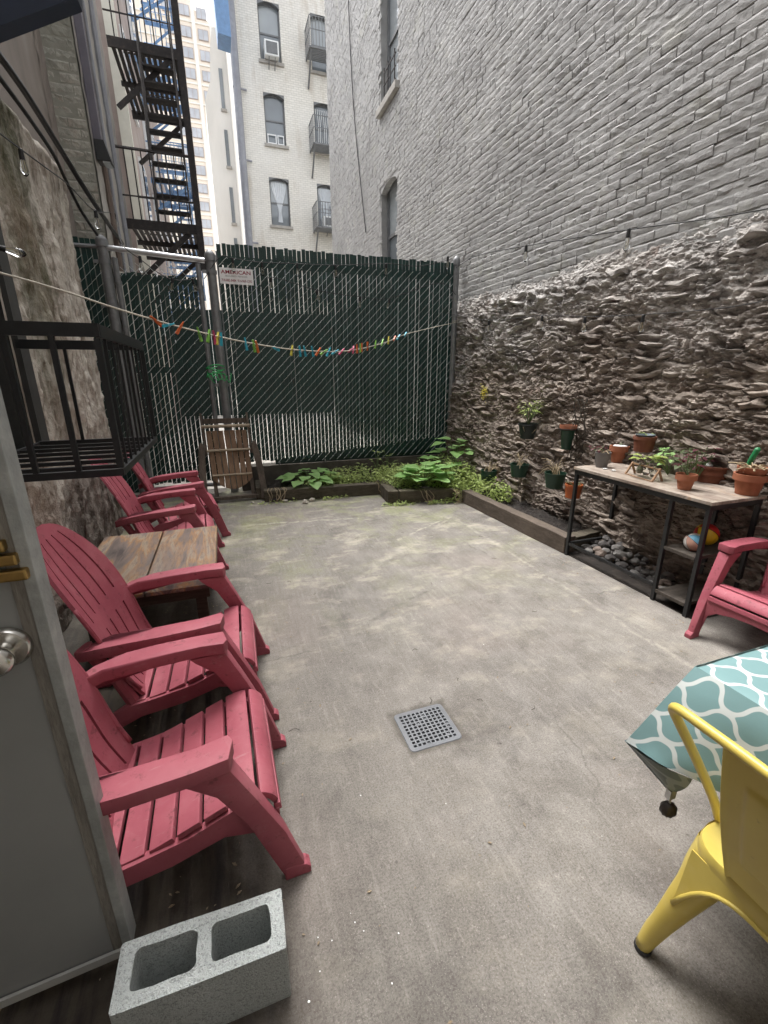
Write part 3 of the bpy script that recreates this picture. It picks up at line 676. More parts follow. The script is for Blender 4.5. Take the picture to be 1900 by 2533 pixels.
# orange and white tower far behind
ty = 75.0; ts = ty/70.0
tw = thing('apartment_tower', 'tall peach and white apartment tower rising far behind', 'building', (2, ty+8, 0))
PEACH = M('hazy_peach_brick', (.90,.81,.71), .85, .12, .4, .2, 3); CREAMB = M('white_band_brick', (.88,.86,.82), .85, .05, .4, .2, 3)  # tower bricks paled: distance haze put into their colours
TX0, TX1 = -1.6, 9
m = MB(); m.box(TX0-4, 1.1, ty, ty+14, 0, 58); m.build('wall', PEACH, tw)
m = MB(); m.prism([(1.1,0),(9,0),(9,40.5),(1.1,45.2)], lambda x, z: (x,ty+.01,z), lambda x, z: (x,ty+14,z)); m.build('lower_wing', PEACH, tw)
for xx, ht in ((-.75,58), (1.15,45), (3.25,43.5), (5.4,42)):
    q = MB(); q.box(xx-.22, xx+.22, ty-.22, ty-.005, 0, ht); q.build('pier', CREAMB, tw)
wf = MB(); wf.box(-.60,.60,-.05,0,0,1.15); 
wme = mesh_of(wf, 'window', M('hazy_tower_frame', (.42,.34,.31), .6)); pf = MB(); pf.box(-.27,.27,-.02,.02,.07,1.08); pme = mesh_of(pf, 'pane', glass_mat('hazy_tower_glass', (.55,.57,.62), .1))  # frames and panes lightened too, haze painted into their colours
for i in range(20):
    for xx in (-1.75, .20, 2.2, 4.35):
        w = inst(wme, 'window', tw, (xx, ty-.01, 4.2+i*2.1)); 
        for dx in (-.29, .29):
            o = bpy.data.objects.new('pane', pme); COL.objects.link(o); o.parent = w; o.location = (dx, -.06, 0)
    q = MB(); q.box(TX0-4, TX1, ty-.1, ty-.004, 3.7+i*2.1, 3.85+i*2.1); q.build('band', CREAMB, tw)
# pinkish house beyond the fire escape
ph = thing('rendered_house', 'pinkish grey rendered house seen behind the dark fire escape', 'building', (-3, 17, 0))
px1 = -1.44
m = MB(); m.box(-7, px1, 13.2, 24, 0, 12); m.build('wall', PINKW, ph)
for i, zz_ in enumerate((2.6, 5.2, 7.8, 10.4)):
    for yy in (14.6, 17.2, 19.8):
        q = MB(); q.box(px1+.002, px1+.06, yy, yy+.95, zz_, zz_+1.6); w = q.build('window', FRAMEW, ph)
        q = MB(); q.box(px1+.061, px1+.075, yy+.08, yy+.87, zz_+.08, zz_+1.5); q.build('pane', GLASS, w)
m = MB(); m.box(px1-.12, px1+.10, 13.05, 13.19, 0, 12); m.build('corner_trim', M('cream_trim', (.55,.53,.46), .8, .15, 3, .2, 30), ph)
m = MB(); m.box(-9, -2.6, 8.7, 12.5, 0, 9); m.build('rear_building', SIDEW, label='dark rendered wall hidden behind the left fire escape', cat='wall')
# unseen house behind the viewer, added and sized to block light
m = MB(); m.box(-8, 9, -8, -1.6, 0, 8); m.build('light_blocking_house', SIDEW, label='unseen rendered house behind the viewer, added to block light from behind', cat='building')

# ------------------------------------------------------------------ fire escapes
def fire_escape(name, label, mat, xw, xo, floors, ladder, posts=None, group=None, rails=True, ns=9, simple=False):
    """floors: (z, y0, y1); ladder: (x0, x1, y0, z0, y1, z1)"""
    fe = thing(name, label, 'fire escape', ((xw+xo)/2, floors[0][1], floors[0][0]-.5), group)
    for (z, y0, y1) in floors:
        m = MB(); m.bar((xw,y0,z-.06),(xo,y0,z-.06),.03,.13); m.bar((xw,y1,z-.06),(xo,y1,z-.06),.03,.13); m.bar((xo,y0+.02,z-.06),(xo,y1-.02,z-.06),.03,.13)
        m.bar((xw,(y0+y1)/2,z-.075),(xo-.02,(y0+y1)/2,z-.075),.03,.07)
        m.build('frame', mat, fe)
        n = ns; s_ = MB(); s_.box(-.028,.028,y0+.02,y1-.02,z-.035,z-.01); sme = None
        for i in range(n):
            xx = xw+.05+(xo-xw-.1)*i/(n-1)
            if ladder and z > ladder[5]-.5 and ladder[0]-.03 < xx < ladder[1]+.03:
                q = MB(); q.box(xx-.026,xx+.026,ladder[4]+.1,y1-.02,z-.035,z-.01); q.build('slat', mat, fe)
            else:
                q = MB(); q.box(xx-.026,xx+.026,y0+.02,y1-.02,z-.035,z-.01); q.build('slat', mat, fe)
        if rails:
            T = z+.88
            m = MB(); m.tube([(xw,y0,T),(xo,y0,T),(xo,y1,T),(xw,y1,T)], .02, 5); m.tube([(xw,y0,z+.30),(xo,y0,z+.30),(xo,y1,z+.30),(xw,y1,z+.30)], .012, 4); m.build('rail', mat, fe)
            for i in range(1, 9):
                q = MB(); xx = xw+(xo-xw)*i/9; q.box(xx-.008,xx+.008,y0-.008,y0+.008,z,T); q.build('baluster', mat, fe)
            for i in range(1, 12):
                q = MB(); yy = y0+(y1-y0)*i/12; q.box(xo-.008,xo+.008,yy-.008,yy+.008,z,T); q.build('baluster', mat, fe)
        for yy in (y0+.02, y1-.02):
            q = MB(); q.bar((xo-.12,yy,z-.12),(xw+.02,yy,z-.85),.03,.07); q.build('bracket', mat, fe)
    if ladder:
        lx0, lx1, ya, za, yb, zb = ladder
        for xx in (lx0, lx1):
            q = MB(); q.bar((xx,ya,za),(xx,yb,zb),.02,.13,upv=(0,-1,.2)); q.build('stringer', mat, fe)
            q = MB(); q.tube([(xx,ya-.05,za+.75),(xx,yb-.05,zb+.75)], .014, 5); q.build('handrail', mat, fe)
        n = int((zb-za)/.215)
        for i in range(n):
            t_ = (i+.5)/n; q = MB(); yy = ya+(yb-ya)*t_; zz_ = za+(zb-za)*t_; q.box(lx0+.012,lx1-.012,yy-.08,yy+.07,zz_-.012,zz_+.012); q.build('tread', mat, fe)
    for (xx, yy, za, zb) in posts or []:
        q = MB(); q.box(xx-.045,xx+.045,yy-.045,yy+.045,za,zb); q.build('post', mat, fe)
    return fe
fire_escape('fire_escape', 'dark rusty iron fire escape with steep stairs above the gate', DKSTEEL, -1.09, -.12, [(3.72, 8.25, 10.2), (6.30, 9.15, 11.2)], (-.66, -.20, 8.45, 3.80, 9.25, 6.35),
            posts=[(-.09, 8.22, 3.1, 9.5)], ns=12)
fire_escape('fire_escape', 'light blue iron fire escape seen through the dark stairs', BLUESTEEL, -1.36, -.25, [(4.2, 16.5, 18.6), (7.0, 16.5, 18.6), (9.8, 16.5, 18.6), (12.6, 16.5, 18.6)], (-.8, -.35, 16.7, 4.2, 17.6, 7.0), group=None, ns=8)
fire_escape('fire_escape', 'distant blue iron fire escape further down the alley', BLUESTEEL, -1.36, -.35, [(3.2, 21, 23), (6.0, 21, 23), (8.8, 21, 23), (11.6, 21, 23), (14.2, 21, 23)], (-.9, -.45, 21.2, 6.0, 22.0, 8.8), ns=6)
# ------------------------------------------------------------------ back yard: dark board wall, white poles
bw = thing('board_fence', 'dark green board fence closing the yard behind the chain link', 'fence', (.6, 18.4, 0))
for i in range(44):
    q = MB(); x0 = -3+i*.165; q.box(x0, x0+.155, 18.4+(i % 2)*.01, 18.44, .03, 3.75+rnd(-.02,.02)); q.build('board', DKGREEN, bw)
for (x, w) in ((2.93, 'nearer the dark wall'), (2.72, 'further from the dark wall')):
    m = MB(); m.tube([(x,7.1,.55),(x,7.1,2.62)], .028, 8); m.lathe([(.034,0),(.034,.1)], 8, (x,7.1,.5)); m.build('pole', WHITE, label='white plastic pole behind the chain link, '+w, cat='pole', smooth=True)

# ------------------------------------------------------------------ chain link fence with green slats, and its gate
GY = 6.27
def chainlink(par, x0, x1, z0, z1, pitch=.053, slat=True, slat_z=None, sw_=.0462):
    n = max(1, round((x1-x0)/pitch)); pt = (x1-x0)/n; c = int((z1-z0)/(2*pt))
    m = MB(); P = []
    for k in range(c):
        z = z0+k*2*pt
        P += [(.0,-.008,z+.002),(pt,-.008,z+pt-.002),(pt,.026,z+pt+.002),(.0,.026,z+2*pt-.002)]
    P = [(p[0],p[1],p[2]-z0) for p in P]
    m.tube(P, .0028, 3); wme_ = mesh_of(m, 'wire', WIRE)
    for i in range(n): inst(wme_, 'wire', par, (x0+i*pt, GY, z0+(i % 2)*pt))
    if slat:
        a, b = slat_z
        q = MB(); q.box(-sw_/2, sw_/2, .004, .012, 0, b-a); sme = mesh_of(q, 'slat', SLAT)
        for i in range(n): inst(sme, 'slat', par, (x0+(i+.5)*pt+rnd(-.002,.002), GY, a+rnd(-.012,.012)), (0, rnd(-.002,.002), rnd(-.05,.05)))
def post(par, x, z0, z1, r, mat, cap=True, name='post', bands=()):
    m = MB(); m.tube([(x,GY,z0),(x,GY,z1)], r, 14); po = m.build(name, mat, par, smooth=True)
    if cap:
        q = MB(); q.lathe([(r*1.22,-.06),(r*1.22,0),(r*1.1,.02),(r*.7,.045),(r*.25,.06),(0,.062)], 14, (x,GY,z1)); q.build('cap', mat, po, smooth=True)
    for zb in bands:
        q = MB(); q.lathe([(r*1.02,-.02),(r*1.2,-.02),(r*1.2,.02),(r*1.02,.02)], 14, (x,GY,zb)); q.box(x-r*1.1-.05, x-r*.9, GY-.02, GY-.01, zb-.018, zb+.018); q.build('band', mat, po, smooth=True)
    return po
fn = thing('chain_link_fence', 'wide chain link fence panel with dark green privacy slats and grey posts', 'fence', (1.6, GY, 0))
post(fn, .015, 0, 2.90, .052, GALV, bands=(2.72, 2.05, 1.42, .9))
post(fn, 3.305, .3, 3.08, .042, GALV, bands=(2.6, 2.1, 1.3, .6))
chainlink(fn, .10, 3.27, .36, 2.98, slat_z=(.40, 3.04))
m = MB(); m.box(.08, 3.28, GY+.05, GY+.058, 2.82, 2.92); m.build('top_strap', SLAT, fn)
m = MB(); m.prism([(.6,.30),(3.3,.30),(3.3,.62),(2.2,.52),(.6,.40)], lambda x, z: (x,GY+.055,z), lambda x, z: (x,GY+.063,z)); m.build('bottom_strap', SLAT, fn)
for xx in (.09, 3.268): m = MB(); m.tube([(xx,GY-.012,.36),(xx,GY-.012,2.95)], .008, 6); m.build('tension_bar', GALV, fn)
for (x, z0) in ((.65,.1),(1.3,.1),(2.2,.1)):
    m = MB(); m.tube([(x,GY,.0),(x,GY,.37)], .012, 5); m.build('stake', GALV, fn)
gt = thing('chain_link_gate', 'tall chain link gate with dark green slats between two grey posts', 'gate', (-.55, GY, .1))
for x in (-1.0, -.13):
    m = MB(); m.tube([(x,GY,.12),(x,GY,2.80)], .030, 12); f = m.build('frame_tube', GALV, gt, smooth=True)
    for zb in (.5, 1.25, 2.05, 2.55): q = MB(); q.lathe([(.031,-.018),(.038,-.018),(.038,.018),(.031,.018)], 12, (x,GY,zb)); q.build('band', GALV, f, smooth=True)
m = MB(); m.tube([(-1.0,GY,.12),(-.13,GY,.12)], .026, 10); m.build('frame_tube', GALV, gt, smooth=True)
chainlink(gt, -.965, -.165, .16, 2.72, slat_z=(.18, 2.66))
m = MB(); m.tube([(-1.1,GY,2.90),(-.05,GY,2.84)], .029, 12); m.build('header_rail', GALV_L, fn, smooth=True)
for zz_ in (2.60, 1.60):
    m = MB(); m.box(-.99, -.14, GY+.02, GY+.028, zz_-.035, zz_+.035); m.build('strap', SLAT, gt)
fl = thing('chain_link_fence', 'narrow chain link fence strip with green slats between gate and stucco wall', 'fence', (-1.4, GY, 0))
post(fl, -1.10, 0, 2.96, .052, GALV, bands=(2.75, 2.3, 1.9))
chainlink(fl, -1.75, -1.155, .1, 2.85, slat_z=(.1, 2.98))
m = MB(); m.tube([(-1.75,GY,2.90),(-1.1,GY,2.90)], .022, 8); m.build('top_rail', GALV, fl, smooth=True)
# dark kerb below the fence
m = MB()
m.grid(60, 6, lambda u, v: (.12+u*3.25, GY-.02-.02*noise.noise(Vector((u*40, v*5, 3))), v*.33))
m.grid(60, 2, lambda u, v: (.12+u*3.25, GY-.02+v*.22-.01*noise.noise(Vector((u*40, 5, 3))), .33))
m.grid(4, 6, lambda u, v: (.12, GY-.02+u*.22, v*.33))
m.build('fence_kerb', M('dirty_dark_concrete', (.075,.066,.055), .95, .4, 5, .6, 30, c2=(.14,.12,.10)), label='dirty dark concrete kerb carrying the chain link fence', cat='kerb', smooth='all', fixn=False)
# company sign
sg = thing('sign', 'white metal fence company sign with dark red lettering wired to the slats', 'sign', (.3, GY-.03, 2.6))
a_ = ony(541, 661, GY-.02); b_ = ony(628, 706, GY-.02)
sx0, sx1, sz1, sz0 = a_.x, b_.x, a_.z, b_.z
m = MB(); m.box(sx0, sx1, GY-.022, GY-.018, sz0, sz1); m.build('plate', M('white_enamel', (.86,.85,.85), .4, .06, 6, 0), sg, bevel=.001)
def text(body, mat, par, x, y, z, w, h, shear=0, name='lettering', off=0.0):
    cu = bpy.data.curves.new('t', 'FONT'); cu.body = body; cu.align_x = 'CENTER'; cu.align_y = 'CENTER'; cu.shear = shear; cu.extrude = .0; cu.offset = off; cu.resolution_u = 3
    o = bpy.data.objects.new('t', cu); COL.objects.link(o); bpy.context.view_layer.update()
    me = bpy.data.meshes.new_from_object(o.evaluated_get(bpy.context.evaluated_depsgraph_get()))
    bpy.data.objects.remove(o)
    xs_ = [v.co.x for v in me.vertices]; ys_ = [v.co.y for v in me.vertices]; cx, cy = (min(xs_)+max(xs_))/2, (min(ys_)+max(ys_))/2; W, H = max(xs_)-min(xs_), max(ys_)-min(ys_)
    org = Vector(par['_o'])
    for v in me.vertices: v.co = Vector((x+(v.co.x-cx)/W*w, y, z+(v.co.y-cy)/H*h))-org
    me.materials.append(mat); o = bpy.data.objects.new(name, me); COL.objects.link(o); o.parent = par; return o
RED = M('dark_red_print', (.26,.012,.03), .5, .05, 5, 0); GREYP = M('grey_print', (.30,.30,.30), .5, .05, 5, 0)
cxs = (sx0+sx1)/2; W_ = sx1-sx0; H_ = sz1-sz0
text('AMERICAN', RED, sg, cxs-.005, GY-.0235, sz1-H_*.25, W_*.88, H_*.24, off=.02)
text('SECURED FENCES', GREYP, sg, cxs-.005, GY-.0235, sz1-H_*.50, W_*.66, H_*.10, off=.01)
text('718-882-8484  914-969-1292', RED, sg, cxs, GY-.0235, sz1-H_*.77, W_*.9, H_*.17, off=.01)
# green tie that holds the gate shut
tm = M('bright_green_cord', (.03,.36,.10), .5, .15, 20, 0)
m = MB(); P = []
for k in range(60):
    a = k*.42; P.append((-.06+.105*math.cos(a)*(1+.1*math.sin(k)), GY-.02+.085*math.sin(a), 1.52+.0022*k+.02*math.sin(k*.7)))
m.tube(P, .008, 5)
for k in range(5): m.tube(spline([(-.06+.05*k-.1, GY-.10, 1.56), (-.03+.06*k-.12, GY-.15, 1.53-.02*k), (.02+.05*k-.1, GY-.14, 1.44+.03*k)], 4), .006, 4)
m.build('cord', tm, label='bright green cord knotted round the gate post', cat='cord', smooth='all')
# ------------------------------------------------------------------ moulded red garden armchairs
def resin_mat():
    t = NT('faded_red_resin'); n = t.noise(3.2, 5, .6); f = t.noise(70, 4, .6)
    c = t.ramp(n, [(.3, (.26,.052,.075)), (.55, (.34,.082,.108)), (.78, (.41,.13,.155))])
    n2 = t.noise(14, 6, .7, dist=1.0); c = t.mix(t.ramp(n2, [(.54, 0), (.74, .5)]), c, (.38,.15,.17))
    c = t.mix(t.ramp(t.noise(24, 5, .7), [(.33, .6), (.42, 0)]), c, (.13,.035,.04))
    sc = t.noise(6, 6, .75, t.map((1,7,3))); c = t.mix(t.ramp(sc, [(.62, 0), (.70, .45)]), c, (.42,.24,.24))
    t.col(c); t.set(rough=t.ramp(n2, [(.3, .55), (.7, .72)]), spec=.4); t.bump(f, .10, .002); return t.m
RESIN = resin_mat()
def make_chair(label):
    ch = thing('garden_armchair', label, 'armchair', (0,0,0), 'red resin garden armchairs')
    prof = spline([(-.125,0,.215),(-.185,0,.34),(-.235,0,.50),(-.295,0,.66),(-.365,0,.82),(-.425,0,.955)], 8)
    def bc(t):
        k = t*(len(prof)-1); i = min(int(k), len(prof)-2); return prof[i].lerp(prof[i+1], k-i)
    def hw(t):
        w = .200+.055*math.sin(min(1, t/.55)*math.pi/2)
        if t > .58: w *= math.sqrt(max(.05, 1-((t-.58)/.425)**2))
        return w
    cs = []; n = 6; sl = .024
    for i in range(n):
        a = -1+2*i/n+(sl if i else 0); b = -1+2*(i+1)/n-(sl if i < n-1 else 0); cs += [a, (a+b)/2, b]
    ts = [0,.035,.07,.12,.17,.22,.27,.32,.37,.405,.45,.50,.54,.58,.62,.66,.70,.74,.78,.82,.85,.88,.91,.935,.955,.975,.99,1.0]
    m = MB(); V = []
    for t_ in ts:
        c = bc(t_)
        for s_ in cs:
            y = s_*hw(t_); V.append((c.x+.05*(y/.27)**2, y, c.z-.0*abs(s_)))
    F = []; W = len(cs)
    for j in range(len(ts)-1):
        tm = (ts[j]+ts[j+1])/2
        for i in range(W-1):
            if i % 3 == 2 and (.035 < tm < .40 or .50 < tm < .90): continue
            F.append((j*W+i, j*W+i+1, (j+1)*W+i+1, (j+1)*W+i))
    m.add(V, F); bk = m.build('backrest', RESIN, ch, smooth=True, fixn=False); thicken(bk, .014)
    # rolled rim behind the backrest edge
    for s_ in (-1, 1):
        m = MB(); m.tube([(bc(t_).x+.035, s_*hw(t_)*.985, bc(t_).z) for t_ in [k/22 for k in range(2, 15)]], .009, 6); m.build('back_rim', RESIN, ch, smooth='all')
    sp = spline([(-.175,0,.218),(-.10,0,.222),(0,0,.245),(.10,0,.282),(.20,0,.322),(.27,0,.345),(.325,0,.340),(.362,0,.305),(.375,0,.25)], 6)
    L = [0]
    for k in range(1, len(sp)): L.append(L[-1]+(sp[k]-sp[k-1]).length)
    def at(d):
        for k in range(1, len(sp)):
            if L[k] >= d: return sp[k-1].lerp(sp[k], (d-L[k-1])/(L[k]-L[k-1]))
        return sp[-1]
    cuts = [0,.085,.167,.249,.331,.413,.505,.590,L[-1]]
    for k in range(len(cuts)-1):
        a, b = cuts[k]+.0065, cuts[k+1]-.0065; nn = 8
        top = [at(a+(b-a)*i/nn) for i in range(nn+1)]; pts = []
        for i, p in enumerate(top):
            tt = (top[min(i+1,nn)]-top[max(i-1,0)]).normalized(); nrm = Vector((-tt.z,0,tt.x)); pts.append(p-nrm*.02)
        wy = .235+.012*(k/7)
        poly = [(p.x,p.z) for p in top]+[(p.x,p.z) for p in reversed(pts)]
        q = MB(); q.prism(poly, lambda x, z: (x,-wy,z), lambda x, z: (x,wy,z)); q.build('seat_slat', RESIN, ch, smooth=50, bevel=.004)
    for s_ in (-1, 1):
        out = [(-.30,.205),(-.25,.235),(-.16,.245),(0,.25),(.16,.25),(.245,.235),(.258,.26),(.245,.325),(.15,.335),(0,.338),(-.10,.332),(-.20,.31),(-.27,.275),(-.315,.235)]
        fz_ = lambda x: .565+.012*x/.25-.055*max(0,(-x-.12)/.2)**1.6
        q = MB(); q.prism([(x,y*s_) for (x,y) in out], lambda x, y: (x,y,fz_(x)-.046), lambda x, y: (x,y,fz_(x))); q.build('armrest', RESIN, ch, smooth=50, bevel=.006, seg=2)
        leg = [(.432,0),(.365,0),(.345,.06),(.27,.30),(.20,.44),(.135,.50),(.115,.522),(.245,.526),(.30,.40),(.375,.22),(.425,.05)]
        q = MB(); q.prism(leg, lambda x, z: (x,s_*(.252+.0*z),z), lambda x, z: (x,s_*(.285+.06*z),z)); lg = q.build('leg', RESIN, ch, smooth=50, bevel=.009, seg=2)
        q = MB(); q.prism([(.362,0),(.445,0),(.445,.026),(.432,.040),(.395,.052),(.362,.05)], lambda x, z: (x,s_*.2505,z), lambda x, z: (x,s_*.2895,z)); q.build('foot', RESIN, lg, bevel=.004)
        rail = [(.335,.300),(.25,.315),(.10,.255),(-.05,.225),(-.18,.205),(-.30,.14),(-.42,.03),(-.435,0),(-.365,0),(-.26,.085),(-.12,.145),(.05,.17),(.20,.215),(.30,.19)]
        q = MB(); q.prism(rail, lambda x, z: (x,s_*.222,z), lambda x, z: (x,s_*.250,z)); q.build('rear_leg', RESIN, ch, smooth=50, bevel=.006)
        q = MB(); q.tube([(-.15,s_*.215,.21),(-.2,s_*.225,.36),(-.27,s_*.24,.52)], [.028,.022,.03], 8); q.build('back_support', RESIN, ch, smooth=True)
    ap = [(-.25,.06),(-.235,.15),(-.19,.19),(-.1,.212),(0,.218),(.1,.212),(.19,.19),(.235,.15),(.25,.06),(.25,.265),(-.25,.265)]
    q = MB(); q.prism(ap, lambda y, z: (.352+.0*z,y,z), lambda y, z: (.366,y,z)); q.build('apron', RESIN, ch, bevel=.004)
    return ch
c0 = make_chair('nearest red resin armchair, beside the grey cinder block')
c0.location = (-.335, 1.325, 0); c0.rotation_euler = (0,0,R(1))
c1 = dup(c0, (-.345, 2.05, 0), R(-1), 'second nearest red resin armchair, in front of the painted wooden table')
c2 = dup(c0, (-.56, 3.86, 0), R(3), 'red resin armchair just beyond the painted wooden table')
c3 = dup(c0, (-.55, 4.66, 0), R(8), 'farthest red resin armchair on the left, next to the gate')
c4 = dup(c0, (2.995, 1.36, 0), R(184), 'red resin armchair by the stone wall at the right edge, facing left')

# ------------------------------------------------------------------ painted wooden table between the chairs
def paint_table():
    t = NT('worn_painted_wood'); v = t.map((7, 1.1, 5)); n = t.noise(1.5, 5, .6, v, .8); n2 = t.noise(9, 6, .7, v); n3 = t.noise(3, 4, .6)
    c = t.ramp(n, [(.30, (.05,.036,.033)), (.42, (.14,.105,.09)), (.49, (.27,.14,.055)), (.55, (.28,.22,.155)), (.63, (.14,.105,.095)), (.72, (.12,.09,.083)), (.80, (.30,.16,.07))])
    c = t.mix(t.ramp(n3, [(.45, 0), (.7, .6)]), c, (.19,.155,.14)); c = t.mix(t.ramp(n2, [(.36, .6), (.5, 0)]), c, (.09,.07,.062))
    t.col(c); t.set(rough=.5, spec=.4); t.bump(n2, .3, .004); return t.m
PT = paint_table()
wt = thing('wooden_table', 'low worn painted wooden table between the red armchairs', 'table', (-.51, 2.92, 0))
for (a, b) in ((-.885,-.515),(-.508,-.145)):
    m = MB(); m.prism([(2.44,.425),(2.46,.455),(2.50,.462),(3.38,.462),(3.41,.45),(3.41,.415),(2.44,.40)], lambda y, z: (a,y,z), lambda y, z: (b,y,z)); m.build('board', PT, wt, bevel=.008)
DKW = wood_mat('dark_old_wood', (.035,.026,.02), (.09,.066,.05))
m = MB(); m.box(-.84,-.19,2.50,2.52,.32,.40); m.box(-.84,-.19,3.34,3.36,.32,.40); m.box(-.84,-.82,2.521,3.339,.32,.40); m.box(-.21,-.19,2.521,3.339,.32,.40); m.build('apron', DKW, wt)
for (x, y) in ((-.80,2.55),(-.24,2.55),(-.80,3.3),(-.24,3.3)):
    m = MB(); m.box(x-.03,x+.03,y-.03,y+.03,0,.41); m.build('leg', DKW, wt, bevel=.004)

# ------------------------------------------------------------------ cinder block
def block_mat():
    t = NT('cinder_block'); n = t.noise(4, 5, .6); f = t.noise(130, 3, .8); f2 = t.noise(260, 2, .7)
    c = t.ramp(n, [(.3, (.40,.43,.42)), (.7, (.52,.55,.54))]); c = t.mix(t.ramp(f, [(.36, .8), (.5, 0)]), c, (.24,.25,.25)); c = t.mix(t.ramp(f2, [(.58, 0), (.7, .6)]), c, (.62,.64,.63))
    t.col(c); t.set(rough=.95, spec=.2); b = t.bump(f, .9, .006); t.bump(f2, .5, .003, b); return t.m
# outline measured on the block's top face
A, B, Cc, Dd = onz(275,2505,.19), onz(711,2336,.19), onz(694,2201,.19), onz(294,2343,.19)
ux = (B-A).normalized(); cen = (A+B+Cc+Dd)/4; uy = Vector((-ux.y, ux.x, 0)); BL, BW = .39, .142
cen = Vector((cen.x, cen.y, 0))
def rrect(x0, x1, y0, y1, r, n=4):
    P = []
    for (cx, cy, a0) in ((x1-r,y1-r,0),(x0+r,y1-r,90),(x0+r,y0+r,180),(x1-r,y0+r,270)):
        for k in range(n+1): a = R(a0+90*k/n); P.append((cx+r*math.cos(a), cy+r*math.sin(a)))
    return P
bm = bmesh.new(); loops = [rrect(-BL/2,BL/2,-BW/2,BW/2,.006,2)]
hol = [rrect(-BL/2+.034,-.017,-BW/2+.028,BW/2-.028,.016), rrect(.017,BL/2-.034,-BW/2+.028,BW/2-.028,.016)]
def face_with_holes(outer, holes, z):
    es = []
    for P in [outer]+holes:
        vs_ = [bm.verts.new((x,y,z)) for (x,y) in P]
        es += [bm.edges.new((vs_[i], vs_[(i+1) % len(vs_)])) for i in range(len(vs_))]
    bmesh.ops.triangle_fill(bm, use_beauty=True, edges=es)
for z in (0, .19): face_with_holes(loops[0], hol, z)
bm.verts.ensure_lookup_table(); nper = len(loops[0])+sum(map(len, hol)); off = 0
vv = list(bm.verts)
for P in loops+hol:
    k = len(P)
    for i in range(k): bm.faces.new((vv[off+i], vv[off+(i+1) % k], vv[nper+off+(i+1) % k], vv[nper+off+i]))
    off += k
bmesh.ops.recalc_face_normals(bm, faces=bm.faces)
bmesh.ops.triangulate(bm, faces=bm.faces)
bmesh.ops.subdivide_edges(bm, edges=[e for e in bm.edges if e.calc_length() > .012], cuts=2, use_grid_fill=True)
for v in bm.verts: v.co += Vector((noise.noise(v.co*60), noise.noise(v.co*60+Vector((9,0,0))), noise.noise(v.co*55+Vector((0,9,0)))))*.0030
me = bpy.data.meshes.new('cinder_block'); bm.to_mesh(me); bm.free(); me.materials.append(block_mat())
cb = bpy.data.objects.new('cinder_block', me); COL.objects.link(cb); cb.location = cen; cb.rotation_euler = (0,0,math.atan2(ux.y, ux.x))
tag(cb, 'grey two hole cinder block standing in front of the open door', 'cinder block')

# ------------------------------------------------------------------ drain grate
dg = thing('drain_grate', 'square grey plastic drain grate set in the concrete', 'drain', ((DX0+DX1)/2, (DY0+DY1)/2, 0))
m = MB(); N = 21; hx = (DX1-DX0-.03)/N; hy = (DY1-DY0-.03)/N; x0, y0 = DX0+.015, DY0+.015; zt, zb = .0025, -.025
rg = random.Random(5); filled = {(rg.randrange(10), rg.randrange(10)) for _ in range(9)}
def gp(i): return i if i in (0, 21) else i+(-.13 if i % 2 else .13)
def hole(i, j): return i % 2 == 1 and j % 2 == 1
for i in range(N):
    for j in range(N):
        xa, xb, ya, yb = x0+gp(i)*hx, x0+gp(i+1)*hx, y0+gp(j)*hy, y0+gp(j+1)*hy
        ex = hx*.12
        if hole(i, j):
            if (i//2, j//2) in filled: m.add([(xa,ya,zt-.006),(xb,ya,zt-.006),(xb,yb,zt-.006),(xa,yb,zt-.006)], [(0,1,2,3)])
            m.add([(xa,ya,zt),(xb,ya,zt),(xb,yb,zt),(xa,yb,zt),(xa,ya,zb),(xb,ya,zb),(xb,yb,zb),(xa,yb,zb)], [(0,4,5,1),(1,5,6,2),(2,6,7,3),(3,7,4,0)])
        else: m.add([(xa,ya,zt),(xb,ya,zt),(xb,yb,zt),(xa,yb,zt)], [(0,1,2,3)])
GP = M('grey_plastic_grate', (.14,.147,.16), .55, .2, 12, .1, 90, c2=(.19,.19,.20)); m.build('grid_plate', GP, dg, fixn=False)
m = MB(); o_ = rrect(DX0,DX1,DY0,DY1,.022,5); i_ = rrect(DX0+.0152,DX1-.0152,DY0+.0152,DY1-.0152,.0005,5); n = len(o_)
V = [(x,y,.003) for (x,y) in i_]+[(x,y,.003) for (x,y) in rrect(DX0+.004,DX1-.004,DY0+.004,DY1-.004,.02,5)]+[(x,y,-.002) for (x,y) in o_]
m.add(V, [(k,(k+1)%n,n+(k+1)%n,n+k) for k in range(n)]+[(n+k,n+(k+1)%n,2*n+(k+1)%n,2*n+k) for k in range(n)]); m.build('rim', GP, dg)

# ------------------------------------------------------------------ open door with knob and deadbolt
def door_mat():
    t = NT('grey_painted_door'); n = t.noise(2, 5, .6); f = t.noise(120, 3, .7)
    t.col(t.ramp(n, [(.3, (.235,.24,.238)), (.7, (.29,.295,.29))])); t.set(rough=.6, spec=.4); t.bump(f, .12, .002); return t.m
dr = thing('door', 'grey painted steel door standing open at the left edge with round knob', 'door', (-.8, 1.0, .06))
X1, Y1 = -.382, .985; X0 = -1.06; ya = Y1-.010; tilt = .06
def dpt(x, y, z): return (x, y+(x-X1)*tilt, z)
m = MB(); m.prism([(X0,.075),(X1-.045,.075),(X1-.045,2.05),(X0,2.05)], lambda x, z: dpt(x,ya,z), lambda x, z: dpt(x,ya+.042,z)); m.build('leaf', door_mat(), dr)
m = MB(); m.prism([(X1-.044,.075),(X1-.022,.075),(X1-.022,2.05),(X1-.044,2.05)], lambda x, z: dpt(x,ya-.004,z), lambda x, z: dpt(x,ya+.044,z)); m.build('wood_strip', wood_mat('dirty_brown_strip', (.17,.155,.135), (.25,.235,.21), ax=(10,10,1.2)), dr)
